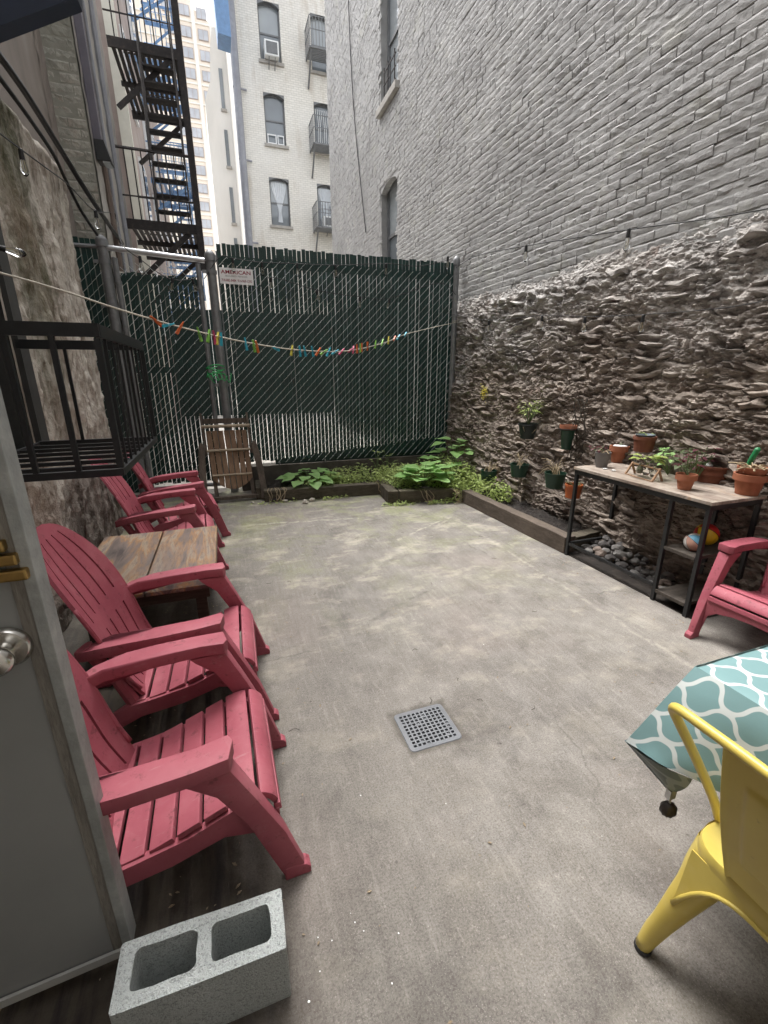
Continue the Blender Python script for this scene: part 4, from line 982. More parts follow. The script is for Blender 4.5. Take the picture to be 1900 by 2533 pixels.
m = MB(); m.prism([(X1-.021,.07),(X1,.07),(X1,2.05),(X1-.021,2.05)], lambda x, z: dpt(x,ya-.008,z), lambda x, z: dpt(x,ya+.046,z)); m.build('edge_strip', M('chipped_grey_paint', (.30,.31,.30), .6, .3, 14, .5, 60, c2=(.42,.42,.41)), dr, bevel=.002)
m = MB(); m.prism([(X0,.06),(X1-.021,.06),(X1-.021,.084),(X0,.084)], lambda x, z: dpt(x,ya-.012,z), lambda x, z: dpt(x,ya-.0045,z)); m.build('kick_strip', M('pale_grey_strip', (.40,.40,.38), .6, .2, 10, .2, 60), dr)
NICK = M('brushed_nickel', (.62,.60,.56), .24, .08, 20, 0, metal=1.0); BRASS = M('tarnished_brass', (.50,.33,.12), .32, .25, 20, .1, 80, metal=1.0)
kc = ony(8, 1612, .95); 
m = MB(); prof = [(.044,0),(.044,.004),(.038,.012),(.018,.016),(.015,.030),(.022,.036),(.029,.046),(.031,.056),(.028,.064),(.019,.071),(0,.073)]
mm = MB(); mm.lathe(prof, 32); m.add([(kc.x+v[0], ya-.002+(kc.x-X1)*tilt-v[2], kc.z+v[1]) for v in mm.v], mm.f); m.build('knob', NICK, dr, smooth=True)
bc_ = ony(8, 1405, .95)
for k, (dx, dz, w) in enumerate(((-.010,.040,.030),(.0,.012,.036),(.008,-.020,.04))):
    m = MB(); m.box(bc_.x+dx-.05, bc_.x+dx+w*.6, ya-.024, ya-.004, bc_.z+dz-.011, bc_.z+dz+.011); m.build('lock_plate', BRASS, dr, bevel=.004)

# ------------------------------------------------------------------ black window cage on the stucco wall
cg = thing('window_cage', 'black iron bar window cage bolted to the stucco wall', 'window cage', (-.76, 2.67, 1.15))
cx0, cx1, cy0, cy1, cz0, cz1 = -1.08, -.445, 2.13, 3.21, 1.15, 1.715
def cbar(p, q, w=.018, n='bar', d=None): m = MB(); m.bar(p, q, w, d or w); return m.build(n, BLACKIRON, cg)
for z in (cz0, cz1):
    w = .03 if z == cz0 else .05
    cbar((cx0,cy0,z),(cx1+.01,cy0,z), .022, 'frame_bar', w); cbar((cx0,cy1,z),(cx1+.01,cy1,z), .022, 'frame_bar', w); cbar((cx1,cy0+.012,z),(cx1,cy1-.012,z), .022, 'frame_bar', w)
for (x, y) in ((cx1,cy0),(cx1,cy1)): cbar((x,y,cz0+.02),(x,y,cz1-.03), .024, 'corner_post')
for x in (-.93, -.75, -.60): cbar((x,cy0,cz0+.015),(x,cy0,cz1-.02), .019)
for x in (-.85, -.65): cbar((x,cy1,cz0+.015),(x,cy1,cz1-.02), .016)
for k in range(1, 9): y = cy0+(cy1-cy0)*k/9; cbar((cx1,y,cz0+.015),(cx1,y,cz1-.02), .010)
for k in range(1, 7): y = cy0+(cy1-cy0)*k/7; cbar((cx0,y,cz0-.001),(cx1-.012,y,cz0-.001), .018, 'floor_bar')
cbar((cx0,cy0+.02,cz0),(cx0,cy1-.02,cz0), .02, 'wall_bar')

# ------------------------------------------------------------------ dark blue steel beam overhead at the left
m = MB(); a_, b_ = ony(-300, 176, 1.9), ony(190, -8, 1.9); a2, b2 = ony(-300, -150, 1.9), ony(190, -330, 1.9)
m.add([a_, b_, b2, a2]+[Vector(p)+Vector((0,.06,.0)) for p in (a_, b_, b2, a2)], [(0,1,2,3),(7,6,5,4),(0,4,5,1),(1,5,6,2),(2,6,7,3),(3,7,4,0)])
m.build('stair_stringer', M('dark_blue_steel', (.012,.022,.05), .5, .2, 6, .1, 40), label='dark blue steel stair stringer crossing the top left corner overhead', cat='beam')

# ------------------------------------------------------------------ patio table under the patterned cloth
def cloth_mat(name, base, line, amt=1.0):
    t = NT(name); uvn = t.n.new('ShaderNodeUVMap').outputs[0]; x, y, z = t.xyz(uvn)
    K = 2*math.pi/.108
    u = t.math('MULTIPLY', x, K); v = t.math('MULTIPLY', y, K*.86)
    def cs(a, k): return t.math('COSINE', t.math('MULTIPLY', a, k))
    gg = t.math('ADD', t.math('ADD', t.math('MULTIPLY', cs(u,1), .9), t.math('MULTIPLY', cs(v,1), 1.1)), t.math('MULTIPLY', t.math('SUBTRACT', cs(u,3), cs(v,3)), .1))
    d = t.math('DIVIDE', t.math('ABSOLUTE', gg), t.math('ADD', t.math('SQRT', t.math('ADD', t.math('POWER', t.math('ADD', t.math('MULTIPLY', t.math('SINE', u), .9), t.math('MULTIPLY', t.math('SINE', t.math('MULTIPLY', u, 3.0)), .3)), 2.0), t.math('POWER', t.math('SUBTRACT', t.math('MULTIPLY', t.math('SINE', v), 1.1), t.math('MULTIPLY', t.math('SINE', t.math('MULTIPLY', v, 3.0)), .3)), 2.0))), .18))
    f = t.ramp(d, [(.22, 1), (.28, 0)])
    n = t.noise(3, 4, .6); c = t.mix(n, mul(base, .82), mul(base, 1.15))
    c = t.mix(t.math('MULTIPLY', f, amt), c, line); t.col(c); t.set(rough=.42, spec=.4); t.bump(t.noise(16, 4, .6), .15, .006); return t.m
TEAL = cloth_mat('teal_trellis_cloth', (.17,.285,.29), (.54,.575,.565)); TEALB = cloth_mat('shaded_cloth_reverse', (.115,.145,.155), (.25,.285,.295), .8)  # reverse side is greyer, with its shade also put into the colour
TX, TY, TZ = 1.205, .72, .745
pt = thing('patio_table', 'patio table hidden beneath the teal patterned cloth', 'table', (1.75, .05, 0))
m = MB(); m.box(TX+.008, 2.25, -.62, TY-.008, .70, .735); m.build('table_top', DKW, pt)
for (x, y) in ((1.42,.55),(2.1,.55),(1.42,-.5),(2.1,-.5)):
    m = MB(); m.box(x-.025,x+.025,y-.025,y+.025,0,.70); m.build('leg', DKSTEEL, pt)
V = []; UV = []; F = []; MI = []
def gridp(nu, nv, fn, mi):
    o = len(V)
    for j in range(nv+1):
        for i in range(nu+1):
            p, q = fn(i/nu, j/nv); V.append(p); UV.append(q)
    for j in range(nv):
        for i in range(nu):
            a = o+j*(nu+1)+i; F.append((a,a+1,a+nu+2,a+nu+1)); MI.append(mi)
rip = lambda a, b: .004*noise.noise(Vector((a*5, b*5, 1)))+.003*noise.noise(Vector((a*14, b*11, 4)))-.006*max(0, 1-min(a*1.06, b*1.36)/.02)**2
gridp(40, 50, lambda u, v: ((TX+u*1.06, TY-v*1.36, TZ+rip(u,v)), (u*1.06, -v*1.36)), 0)
def left(u, v):        # u along the edge from the far corner, v down
    y = TY-u*1.36; fl = .105*math.exp(-u*13)+.055+.012*math.sin(u*22); s_ = v**1.0
    fl += v*(.022*math.sin(u*30+.6)*min(1,u*12)+.010*noise.noise(Vector((u*24,v*4,2))))
    return ((TX-fl*s_-.012*math.sin(min(1,v*4)*math.pi/2), y+.035*s_*math.exp(-u*5), TZ-.27*s_*(1-.10*math.exp(-u*5))-.006*min(1,v*6)), (-v*.28, -u*1.36))
gridp(50, 14, left, 0)
def farside(u, v):
    x = TX+u*1.06; fl = .045*math.exp(-u*5)+.02+.012*math.sin(u*20)
    own = Vector((x-.10*v*math.exp(-u*9), TY+fl*v+.008*math.sin(min(1,v*4)*math.pi/2), TZ-.27*v*(1-.10*math.exp(-u*5))-.006*min(1,v*6))); k = math.exp(-u*22)
    return (tuple(Vector(left(0,v)[0]).lerp(own, 1-k)), (u*1.06, v*.28))
gridp(40, 14, farside, 0)
hA = Vector(left(0,1)[0]); hB = Vector(left(.10,1)[0]); tip = onz(1655, 1958, .385); hC = Vector(farside(.10,1)[0])
def tail(u, v):
    e = hA.lerp(hB, u); q = e.lerp(tip, v); q = q+Vector((-.018*math.sin(u*math.pi)*(1-v)-.003, -.010*math.sin(v*math.pi)-.006, .004))
    return (tuple(q), (-.28-v*.12, -u*.12*(1-v)))
gridp(10, 10, tail, 1)
def tail2(u, v):
    e = hA.lerp(hC, u); q = e.lerp(tip, v); return (tuple(q+Vector((0,.004,0))), (u*.12*(1-v), .28+v*.12))
gridp(8, 10, tail2, 1)
mb = MB(); mb.v = V; mb.f = F; mb.mi = MI
cl = mb.build('tablecloth', [TEAL, TEALB], label='teal tablecloth with white trellis pattern draped over the patio table', cat='tablecloth', smooth='all', uv=UV, fixn=False)
wg = thing('cloth_weight', 'dark ribbed metal weight clipped to the hanging tablecloth corner', 'weight', tip-Vector((0,0,.08)))
m = MB(); wc = tip+Vector((-.004,-.012,-.052)); nn = 20; V2 = []
for i in range(13):
    a = math.pi*i/12
    for k in range(nn):
        b = 2*math.pi*k/nn; r = .024*math.sin(a)*(1+.10*math.cos(b*10)); V2.append(wc+Vector((r*math.cos(b), r*math.sin(b)*.8, .024*math.cos(a))))
m.add(V2, [(i*nn+k, i*nn+(k+1)%nn, (i+1)*nn+(k+1)%nn, (i+1)*nn+k) for i in range(12) for k in range(nn)]); BRONZE = M('dark_bronze', (.055,.045,.04), .45, .3, 30, .2, 100, metal=.5); m.build('weight_body', BRONZE, wg, smooth='all')
m = MB(); m.tube([wc+Vector((0,0,.022)), tip+Vector((0,-.008,-.012))], .003, 6); m.obox(tip+Vector((0,-.006,.0)), (.012,0,0), (0,.008,0), (0,0,.016)); m.build('clip', GALV_L, wg)

# ------------------------------------------------------------------ yellow sheet metal chair
def yel_mat():
    t = NT('yellow_painted_steel'); n = t.noise(3, 5, .6); s_ = t.noise(16, 7, .75)
    c = t.ramp(n, [(.3, (.54,.41,.075)), (.7, (.64,.52,.13))]); c = t.mix(t.ramp(s_, [(.66, 0), (.72, .55)]), c, (.20,.14,.05)); c = t.mix(t.ramp(t.noise(5, 5, .7), [(.55, 0), (.8, .35)]), c, (.66,.58,.28))
    t.col(c); t.set(rough=.36, spec=.5, metal=.0); t.bump(n, .05, .01); return t.m
YEL = yel_mat()
yc = thing('metal_chair', 'yellow sheet metal bistro chair at the right edge facing the patterned tablecloth', 'chair', (1.17, .33, 0))
YC = .33
def sp_tube(pts, r, nm, par=yc, n=12, k=8): m = MB(); m.tube(spline(pts, k), r, n); return m.build(nm, YEL, par, smooth='all')
# seat pan: rounded square with dished top and a rolled skirt
m = MB(); so = rrect(.985,1.36,YC-.185,YC+.185,.07,6); n = len(so); cxs_, cys_ = 1.1725, YC
rings = [(.30,.437),(.60,.438),(.82,.441),(.93,.449),(.985,.450),(1.0,.444),(1.005,.425),(1.0,.405)]
V = [(cxs_, cys_, .437)]; F = []
for (s_, z) in rings:
    for (x, y) in so: V.append((cxs_+(x-cxs_)*s_, cys_+(y-cys_)*s_, z))
for k in range(n): F.append((0, 1+k, 1+(k+1)%n))
for r_ in range(len(rings)-1):
    for k in range(n): F.append((1+r_*n+k, 1+r_*n+(k+1)%n, 1+(r_+1)*n+(k+1)%n, 1+(r_+1)*n+k))
m.add(V, F); so_ = m.build('seat', YEL, yc, smooth='all'); thicken(so_, .004)
# legs: sheet metal, wide at the seat, tapering to a round foot, splayed
def leg(x, y, fx, fy, name='leg'):
    top = Vector((x,y,.428)); ft = Vector((fx,fy,.018)); d = (ft-top)
    side = Vector((0, 1 if fy > y else -1, 0)); fr = Vector((1 if fx > x else -1, 0, 0))
    m = MB(); V = []; F = []; nn = 14; N = 16
    for j in range(N+1):
        t_ = j/N; c = top+d*t_; w = .066*(1-t_)**1.15+.0200+.055*max(0,1-t_*3.2)**2; dp = .040*(1-t_)**1.1+.0200+.02*max(0,1-t_*3.2)**2
        emb = .006*math.exp(-((t_-.5)/.28)**6)
        for k in range(nn):
            a = 2*math.pi*k/nn; ca, sa = math.cos(a), math.sin(a); e = .62+.38*t_
            X = math.copysign(abs(ca)**e, ca)*w; Y_ = math.copysign(abs(sa)**e, sa)*dp
            inw = -w*.75*(1-t_)**1.5
            if sa > .5: Y_ -= emb
            V.append(c+fr*(X+inw)+side*(Y_-dp*.4*(1-t_)))
    for j in range(N):
        for k in range(nn): F.append((j*nn+k, j*nn+(k+1)%nn, (j+1)*nn+(k+1)%nn, (j+1)*nn+k))
    F.append(tuple(range(N*nn, N*nn+nn)))
    m.add(V, F); lo = m.build(name, YEL, yc, smooth='all')
    q = MB(); q.lathe([(.020,0),(.0222,.004),(.0222,.014),(.021,.016),(.0,.016)], 14, (ft.x,ft.y,0)); q.build('rubber_foot', BLACK, lo, smooth=True)
leg(1.035, YC+.150, .958, YC+.200); leg(1.035, YC-.150, .958, YC-.200); leg(1.315, YC+.150, 1.40, YC+.195); leg(1.315, YC-.150, 1.40, YC-.195)
# arched skirts between the legs, with rolled edges
def skirt(p, q, inner):
    p, q = Vector(p), Vector(q); m = MB(); N = 20
    def f(u, v):
        c = p.lerp(q, u); drop = .03+.15*abs(2*u-1)**3.2; off = Vector(inner)*(.02*v*abs(2*u-1)**2)
        return c+Vector((0,0,-drop*v))-off
    m.grid(N, 4, f); o = m.build('skirt', YEL, yc, smooth='all', fixn=False); thicken(o, .003)
    m = MB(); m.tube([f(k/N,1) for k in range(N+1)], .006, 8); m.build('rolled_edge', YEL, o, smooth='all')
skirt((.985,YC-.165,.42),(.985,YC+.165,.42),(1,0,0)); skirt((1.36,YC-.165,.42),(1.36,YC+.165,.42),(-1,0,0)); skirt((1.06,YC+.176,.42),(1.29,YC+.176,.42),(0,-1,0)); skirt((1.06,YC-.176,.42),(1.29,YC-.176,.42),(0,1,0))
# bent tube back loop and pressed back panel
Lp = [(1.105,YC+.183,.435),(1.06,YC+.190,.53),(.975,YC+.208,.68),(.912,YC+.226,.79),(.893,YC+.226,.822),(.884,YC+.208,.838),(.880,YC+.15,.843),(.878,YC+.07,.845),(.875,YC,.846)]
Lp = Lp+[(x,2*YC-y,z) for (x,y,z) in reversed(Lp[:-1])]
sp_tube(Lp, .0115, 'back_loop')
def panel(u, v):
    w = .104-.016*v; y = YC+(u*2-1)*w; x = .876+.112*v+.012*(1-(u*2-1)**2)*1.0*(1-v)-.012*math.sin(v*math.pi); z = .838-.398*v
    a = abs(u*2-1); e = max(0, min(1, (.62-a)/.05))*max(0, min(1, (v-.16)/.03))*max(0, min(1, (.78-v)/.03)); 
    return (x-.005*e-.006*max(0,(a-.93)/.07), y, z)
m = MB(); m.grid(44, 60, panel); o = m.build('back_panel', YEL, yc, smooth='all', fixn=False); thicken(o, .003)
# ------------------------------------------------------------------ leaning wooden folding chair by the gate
OLDW = wood_mat('warm_weathered_wood', (.16,.10,.065), (.30,.20,.13), ax=(14,2,2)); GREYWD = wood_mat('grey_weathered_wood', (.07,.055,.045), (.16,.13,.105), ax=(8,8,1.2)); PALEWD = wood_mat('pale_batten', (.26,.21,.15), (.42,.35,.26), ax=(1.5,8,8))
wc_ = thing('wooden_chair', 'folded slatted wooden garden chair leaning against the gate post', 'folding chair', (-.02, 5.75, 0))
# local frame: s across (x), w up along the leaning back; foot at y=5.72, leaning towards +y
lean = R(14); cx_, cy_ = .02, 5.74
def LW(s, w, d=0): return Vector((cx_+s-.035*w, cy_+w*math.sin(lean)-d*math.cos(lean), w*math.cos(lean)+d*math.sin(lean)*.3))
HW = .245
for k in range(7):
    a, b = -HW+2*HW*k/7+.005, -HW+2*HW*(k+1)/7-.005
    def bot(s): return .16+.14*(s/HW)**2
    poly = [(a,bot(a)),((a+b)/2,bot((a+b)/2)),(b,bot(b)),(b,.90),(a,.90)]
    m = MB(); m.prism(poly, lambda s, w: LW(s,w,.012), lambda s, w: LW(s,w,-.004)); m.build('back_slat', OLDW, wc_, bevel=.002)
for (w, r, mt, x) in ((.955,.020,PALEWD,.29),(.655,.016,PALEWD,.262),(.345,.012,PALEWD,.235)):
    m = MB(); m.tube([LW(-x,w,.03),LW(x,w,.03)], r, 8); m.build('batten', mt, wc_, smooth=True)
m = MB(); m.obox(LW(0,1.02,-.03), (.26,0,0), (0,.012,0), (0,0,.03)); m.build('top_rail', GREYWD, wc_)
for s_ in (-1, 1):
    m = MB(); m.prism([(s_*.255,.60),(s_*.285,.60),(s_*.290,1.12),(s_*.262,1.12)], lambda s, w: LW(s,w,-.02), lambda s, w: LW(s,w,-.05)); m.build('side_rail', GREYWD, wc_)
    arm = [(.27,.70),(.30,.76),(.325,.765),(.345,.72),(.365,.60),(.385,.42),(.39,.20),(.40,.02),(.31,.02),(.315,.22),(.30,.45),(.285,.60)]
    m = MB(); m.prism([(s_*a,b) for (a,b) in arm], lambda s, w: LW(s,w,.09), lambda s, w: LW(s,w,.05)); m.build('armrest', GREYWD, wc_, bevel=.008)
    m = MB(); m.prism([(s_*.20,.02),(s_*.245,.02),(s_*.245,.55),(s_*.20,.55)], lambda s, w: LW(s,w,-.02), lambda s, w: LW(s,w,-.06)); m.build('leg', GREYWD, wc_)
m = MB(); m.obox(LW(-.02,.055,.02), (.30,0,0), (0,.03,0), (0,0,.02)); m.build('foot_rail', GREYWD, wc_)

# ------------------------------------------------------------------ planter timbers, soil
TIMB = wood_mat('old_railway_timber', (.045,.038,.028), (.115,.098,.072), ax=(2,2,8), bump=.7, k=4); TIMB2 = wood_mat('brown_timber', (.07,.055,.045), (.15,.12,.095), ax=(8,1.5,8), bump=.6, k=3)
def timber(label, p, q, w, h, mat=TIMB, z=0.002):
    p, q = Vector(p), Vector(q); d = (q-p); L = d.length; d.normalize(); s_ = Vector((-d.y,d.x,0)); m = MB(); N = 14
    pts = []
    for k in range(N+1):
        c = p+d*L*k/N
        j = [noise.noise(Vector((k*.9, i*7.0, p.x*3)))*.008 for i in range(6)]
        pts += [c+s_*(w/2+j[0])+Vector((0,0,z)), c-s_*(w/2+j[1])+Vector((0,0,z)), c-s_*(w/2+j[2])+Vector((0,0,h+j[3])), c+s_*(w/2+j[4])+Vector((0,0,h+j[5]))]
    F = []
    for k in range(N):
        for i in range(4): F.append((k*4+i, k*4+(i+1)%4, k*4+4+(i+1)%4, k*4+4+i))
    F += [(3,2,1,0), tuple(N*4+i for i in range(4))]
    m.add(pts, F); return m.build('timber', mat, label=label, cat='timber', group='planter edging timbers', bevel=.006)
timber('dark railway timber edging the planter below the fence, left one', (.36,5.62,0), (1.86,5.48,0), .13, .15)
timber('short timber stub at the left end of the planter beside the wooden chair', (.34,5.72,0), (.36,6.20,0), .14, .155)
timber('short timber turning towards the yard in the middle of the planter', (1.93,5.62,0), (1.86,4.93,0), .13, .165)
timber('dark timber edging the big leafed plant, right of the corner', (1.95,4.98,0), (2.72,4.86,0), .12, .16)
timber('long brown timber along the stone wall side bed', (2.76,4.72,0), (2.80,2.93,0), .12, .16, TIMB2)
timber('short mossy timber end board under the plant table', (2.87,2.99,0), (3.30,3.06,0), .11, .14)
SOIL = M('dark_potting_soil', (.022,.017,.014), .95, .5, 14, 1.0, 60, c2=(.055,.042,.033), dist=.02)
def bed_mesh(x0, x1, y0, y1, h, nm):
    m = MB(); nx = int((x1-x0)*45); ny = int((y1-y0)*45)
    def f(u, v):
        x, y = x0+(x1-x0)*u, y0+(y1-y0)*v; e = min(u,1-u,v,1-v)*12; return (x, y, (h+.045*fbm((x*4,y*4,1),4)+.03*fbm((x*18,y*18,5),3))*min(1,e+.25)-.0)
    m.grid(nx, ny, f); m.build('soil', SOIL, kind='stuff', label=nm, smooth='all', fixn=False)
bed_mesh(.40, 3.42, 5.52, 6.3, .11, 'dark soil in the planter below the fence'); bed_mesh(1.96, 3.42, 4.9, 5.55, .12, 'dark soil of the leafy planter corner'); bed_mesh(2.83, 3.42, 3.03, 4.95, .11, 'dark bare soil along the stone wall')

# ------------------------------------------------------------------ plants
def leaf_mat(name, a, b_):
    t = NT(name); n = t.noise(9, 4, .6); t.col(t.ramp(n, [(.3, a), (.7, b_)])); t.set(rough=.5, spec=.4); t.bump(t.noise(60, 3, .6), .25, .003)
    tr = t.n.new('ShaderNodeBsdfTranslucent'); tr.inputs['Color'].default_value = (*mul(b_, 1.5), 1); mx = t.n.new('ShaderNodeMixShader'); mx.inputs[0].default_value = .35
    t.l.new(t.b.outputs[0], mx.inputs[1]); t.l.new(tr.outputs[0], mx.inputs[2]); t.l.new(mx.outputs[0], t.n['Material Output'].inputs['Surface']); return t.m
LEAF = leaf_mat('broad_leaf_green', (.19,.35,.10), (.31,.48,.20)); LEAF2 = leaf_mat('yellow_green_leaf', (.20,.28,.065), (.33,.39,.13)); WEED = leaf_mat('weed_leaf', (.22,.30,.085), (.40,.46,.18)); COLEUS = leaf_mat('purple_coleus_leaf', (.05,.012,.02), (.11,.03,.04)); HERB = leaf_mat('grey_green_leaf', (.07,.10,.05), (.14,.17,.09))
STEM = M('green_stem', (.10,.15,.05), .6, .2, 20, 0); DRYST = M('dry_straw_stem', (.34,.27,.17), .8, .3, 20, 0)
def leaf(mb, base, dirv, L, W, droop=.25, fold=.12, nseg=6, mi=0, heart=False):
    base = Vector(base); d = Vector(dirv).normalized(); s_ = d.cross(Vector((0,0,1)))
    if s_.length < 1e-3: s_ = Vector((1,0,0))
    s_.normalize(); n = s_.cross(d); V = []
    for k in range(nseg+1):
        t_ = k/nseg; w = W*math.sin(math.pi*min(1,(t_*.93+.035))**(.62 if heart else .8))*.5
        c = base+d*L*t_+Vector((0,0,-droop*L*t_*t_))
        wav = .04*W*math.sin(t_*9)
        V += [c-s_*w+n*(fold*w*2+wav), c-s_*w*.5+n*(fold*w*.7), c, c+s_*w*.5+n*(fold*w*.7), c+s_*w+n*(fold*w*2-wav)]
    F = []
    for k in range(nseg):
        for i in range(4): F.append((k*5+i, k*5+i+1, k*5+5+i+1, k*5+5+i))
    mb.add(V, F, mi)
def plant(name, label, base, leaves, mat, stem_h=.1, L=(.1,.16), W=.8, spread=.12, seed=1, up_=.35, heart=True, cat='plant', group=None, stem_mat=None):
    rg = random.Random(seed); base = Vector(base); pl = thing(name, label, cat, base, group); st = MB()
    for k in range(leaves):
        a = k*2.4+rg.uniform(-.4,.4); r = spread*math.sqrt((k+.5)/leaves); h = stem_h*(1.0-.55*(k/leaves))*rg.uniform(.8,1.1)
        tp = base+Vector((r*math.cos(a), r*math.sin(a), h)); st.tube(spline([base+Vector((0,0,-.02)), base+Vector((r*.3*math.cos(a), r*.3*math.sin(a), h*.6)), tp], 4), .0035, 4)
        lm = MB(); l_ = rg.uniform(*L); leaf(lm, tp, (math.cos(a), math.sin(a), rg.uniform(up_-.3, up_)), l_, l_*W, rg.uniform(.0,.22), rg.uniform(.02,.10), heart=heart); lm.build('leaf', mat, pl, smooth='all', fixn=False)
    st.build('stem', stem_mat or STEM, pl, smooth='all'); return pl
plant('broad_leaf_plant', 'low light green broad leaved plant at the left of the planter', (.98,5.88,.13), 24, LEAF, .17, (.13,.20), .95, .30, 3, up_=.12)
plant('broad_leaf_plant', 'big rosette plant with large leaves behind the middle timber', (2.36,5.14,.14), 26, LEAF, .26, (.19,.29), .92, .20, 8, up_=.35)
plant('broad_leaf_plant', 'tall plant with wide leaves in the corner by the fence post', (3.06,5.62,.14), 18, LEAF, .50, (.18,.27), .95, .30, 12, up_=.22)
plant('broad_leaf_plant', 'pale leaved plant beside the corner by the stone wall', (2.86,5.20,.14), 16, LEAF2, .22, (.09,.14), .7, .16, 21)
for k, (x, y, h, w) in enumerate(((1.80,6.05,.20,'left of the big rosette'),(2.18,6.05,.36,'rising against the fence slats'),(1.98,5.9,.42,'thin and tall before the fence'))):
    plant('seedling', 'small wild seedling '+w, (x,y,.12), 8, WEED, h, (.05,.085), .6, .12, 30+k, group='wild seedlings along the fence')
# ground cover: countless little leaves
def cover(nm, regions, mat, seed, label):
    rg = random.Random(seed); m = MB()
    for (cx, cy, rx, ry, n, h0, h1) in regions:
        for k in range(n):
            a = rg.uniform(0, 6.283); r = math.sqrt(rg.random()); x, y = cx+rx*r*math.cos(a), cy+ry*r*math.sin(a)
            if x > 3.22 or y > 6.22: continue
            hh = h0+(h1-h0)*1.25*rg.random()**1.8*(1-.4*r); d = Vector((rg.uniform(-1,1), rg.uniform(-1,1), rg.uniform(-.2,.7))); l_ = rg.uniform(.018,.050)
            leaf(m, (x,y,hh), d, l_, l_*.75, .2, .1, 2)
    m.build(nm, mat, kind='stuff', label=label, smooth='all', fixn=False)
cover('weeds', [(1.25,5.85,.45,.2,500,.12,.22),(1.6,5.85,.42,.28,1200,.12,.30),(2.2,5.55,.38,.45,1900,.13,.34),(2.75,5.35,.42,.5,2000,.13,.42),(2.45,5.95,.5,.25,900,.13,.24),(3.0,5.1,.22,.4,900,.13,.30),(3.1,5.9,.2,.3,500,.13,.4)], WEED, 5, 'small leafed weeds filling the planter')
cover('ground_cover', [(2.98,4.52,.18,.38,800,.12,.32),(2.74,4.85,.16,.18,500,.03,.28),(2.62,5.02,.2,.2,300,.12,.25)], LEAF2, 6, 'yellow green ground cover spilling over the brown timber')
cover('moss_tufts', [(1.95,4.9,.25,.1,140,.005,.04),(2.5,4.78,.25,.06,120,.005,.05),(.5,5.5,.3,.08,50,.005,.03),(1.2,5.42,.3,.05,60,.005,.04)], WEED, 9, 'tiny weeds at the foot of the timbers')
# dry roots hanging over the timbers
rg = random.Random(2); m = MB()
for (cx, cy, zt_, n) in ((.52,5.57,.16,9),(1.83,5.45,.16,9),(2.25,4.88,.16,5),(2.72,4.76,.15,5)):
    for k in range(n):
        x = cx+rg.uniform(-.1,.1); m.tube(spline([(x,cy+.06,zt_),(x+rg.uniform(-.03,.03),cy-.05,zt_-.01),(x+rg.uniform(-.05,.05),cy-.08,zt_*.5),(x+rg.uniform(-.08,.08),cy-.10,.006)], 3), .003, 4)
m.build('dry_roots', DRYST, kind='stuff', label='dry straw coloured roots hanging over the timbers')
# ------------------------------------------------------------------ loose stones
def rock(name, label, c, r, mat, seed, group, flat=.7):
    rg = random.Random(seed); bm_ = bmesh.new(); bmesh.ops.create_icosphere(bm_, subdivisions=2, radius=1)
    s_ = Vector((r*rg.uniform(.8,1.3), r*rg.uniform(.8,1.2), r*flat)); of = Vector((seed*3.1, 0, 0))
    for v in bm_.verts:
        v.co = Vector((v.co.x*s_.x, v.co.y*s_.y, v.co.z*s_.z))*(1+.45*noise.noise(v.co*1.3+of)+.12*noise.noise(v.co*4+of))
    me = bpy.data.meshes.new(name); bm_.to_mesh(me); bm_.free(); me.materials.append(mat)
    for p in me.polygons: p.use_smooth = False
    o = bpy.data.objects.new(name, me); COL.objects.link(o); o.location = c; o.rotation_euler = (0,0,rg.uniform(0,6)); return tag(o, label, 'stone', group)
RK = [M('grey_stone', (.21,.20,.19), .85, .35, 12, .4, 80), M('dark_stone', (.09,.083,.08), .85, .35, 12, .4, 80), M('brown_stone', (.24,.19,.16), .85, .3, 12, .4, 80), M('pale_stone', (.38,.35,.30), .85, .2, 12, .4, 80)]
rg = random.Random(21); placed = []
for k in range(72):
    for _ in range(30):
        u = rg.random()**.8; x = 2.93+rg.uniform(0,.36); y = 2.95-u*.95; r = rg.uniform(.018,.05)
        hgt = max(0, .13*(1-u*1.3))*max(0, 1-abs(x-3.18)/.28)
        if all((x-a)**2+(y-b)**2+(hgt-c)**2 > (.8*(r+q))**2 for (a,b,c,q) in placed): break
    placed.append((x,y,hgt,r)); rock('stone', 'small stone in the heap under the plant table', (x,y,hgt+r*.45), r, RK[rg.choice((0,0,1,1,2))], k, 'stones heaped under the plant table')
rock('stone', 'large pale pink stone lying apart at the heap under the plant table', onz(1608,1375,.02)+Vector((0,0,.02)), .055, M('pale_pink_stone', (.42,.34,.28), .8, .15, 14, .2, 80), 301, None)
for k, (px, py, r, w) in enumerate(((755,1245,.042,'rounded cream stone in front of the left planter timber'),(772,1240,.038,'pale grey stone beside the cream one at the planter'),(705,1242,.032,'small flat grey stone by the left planter timber'),(625,1245,.02,'tiny white chip next to the wooden chair foot'),(642,1232,.024,'small white stone near the planter stub'))):
    rock('stone', w, onz(px,py,0)+Vector((0,0,r*.4)), r, RK[3], 310+k, None)

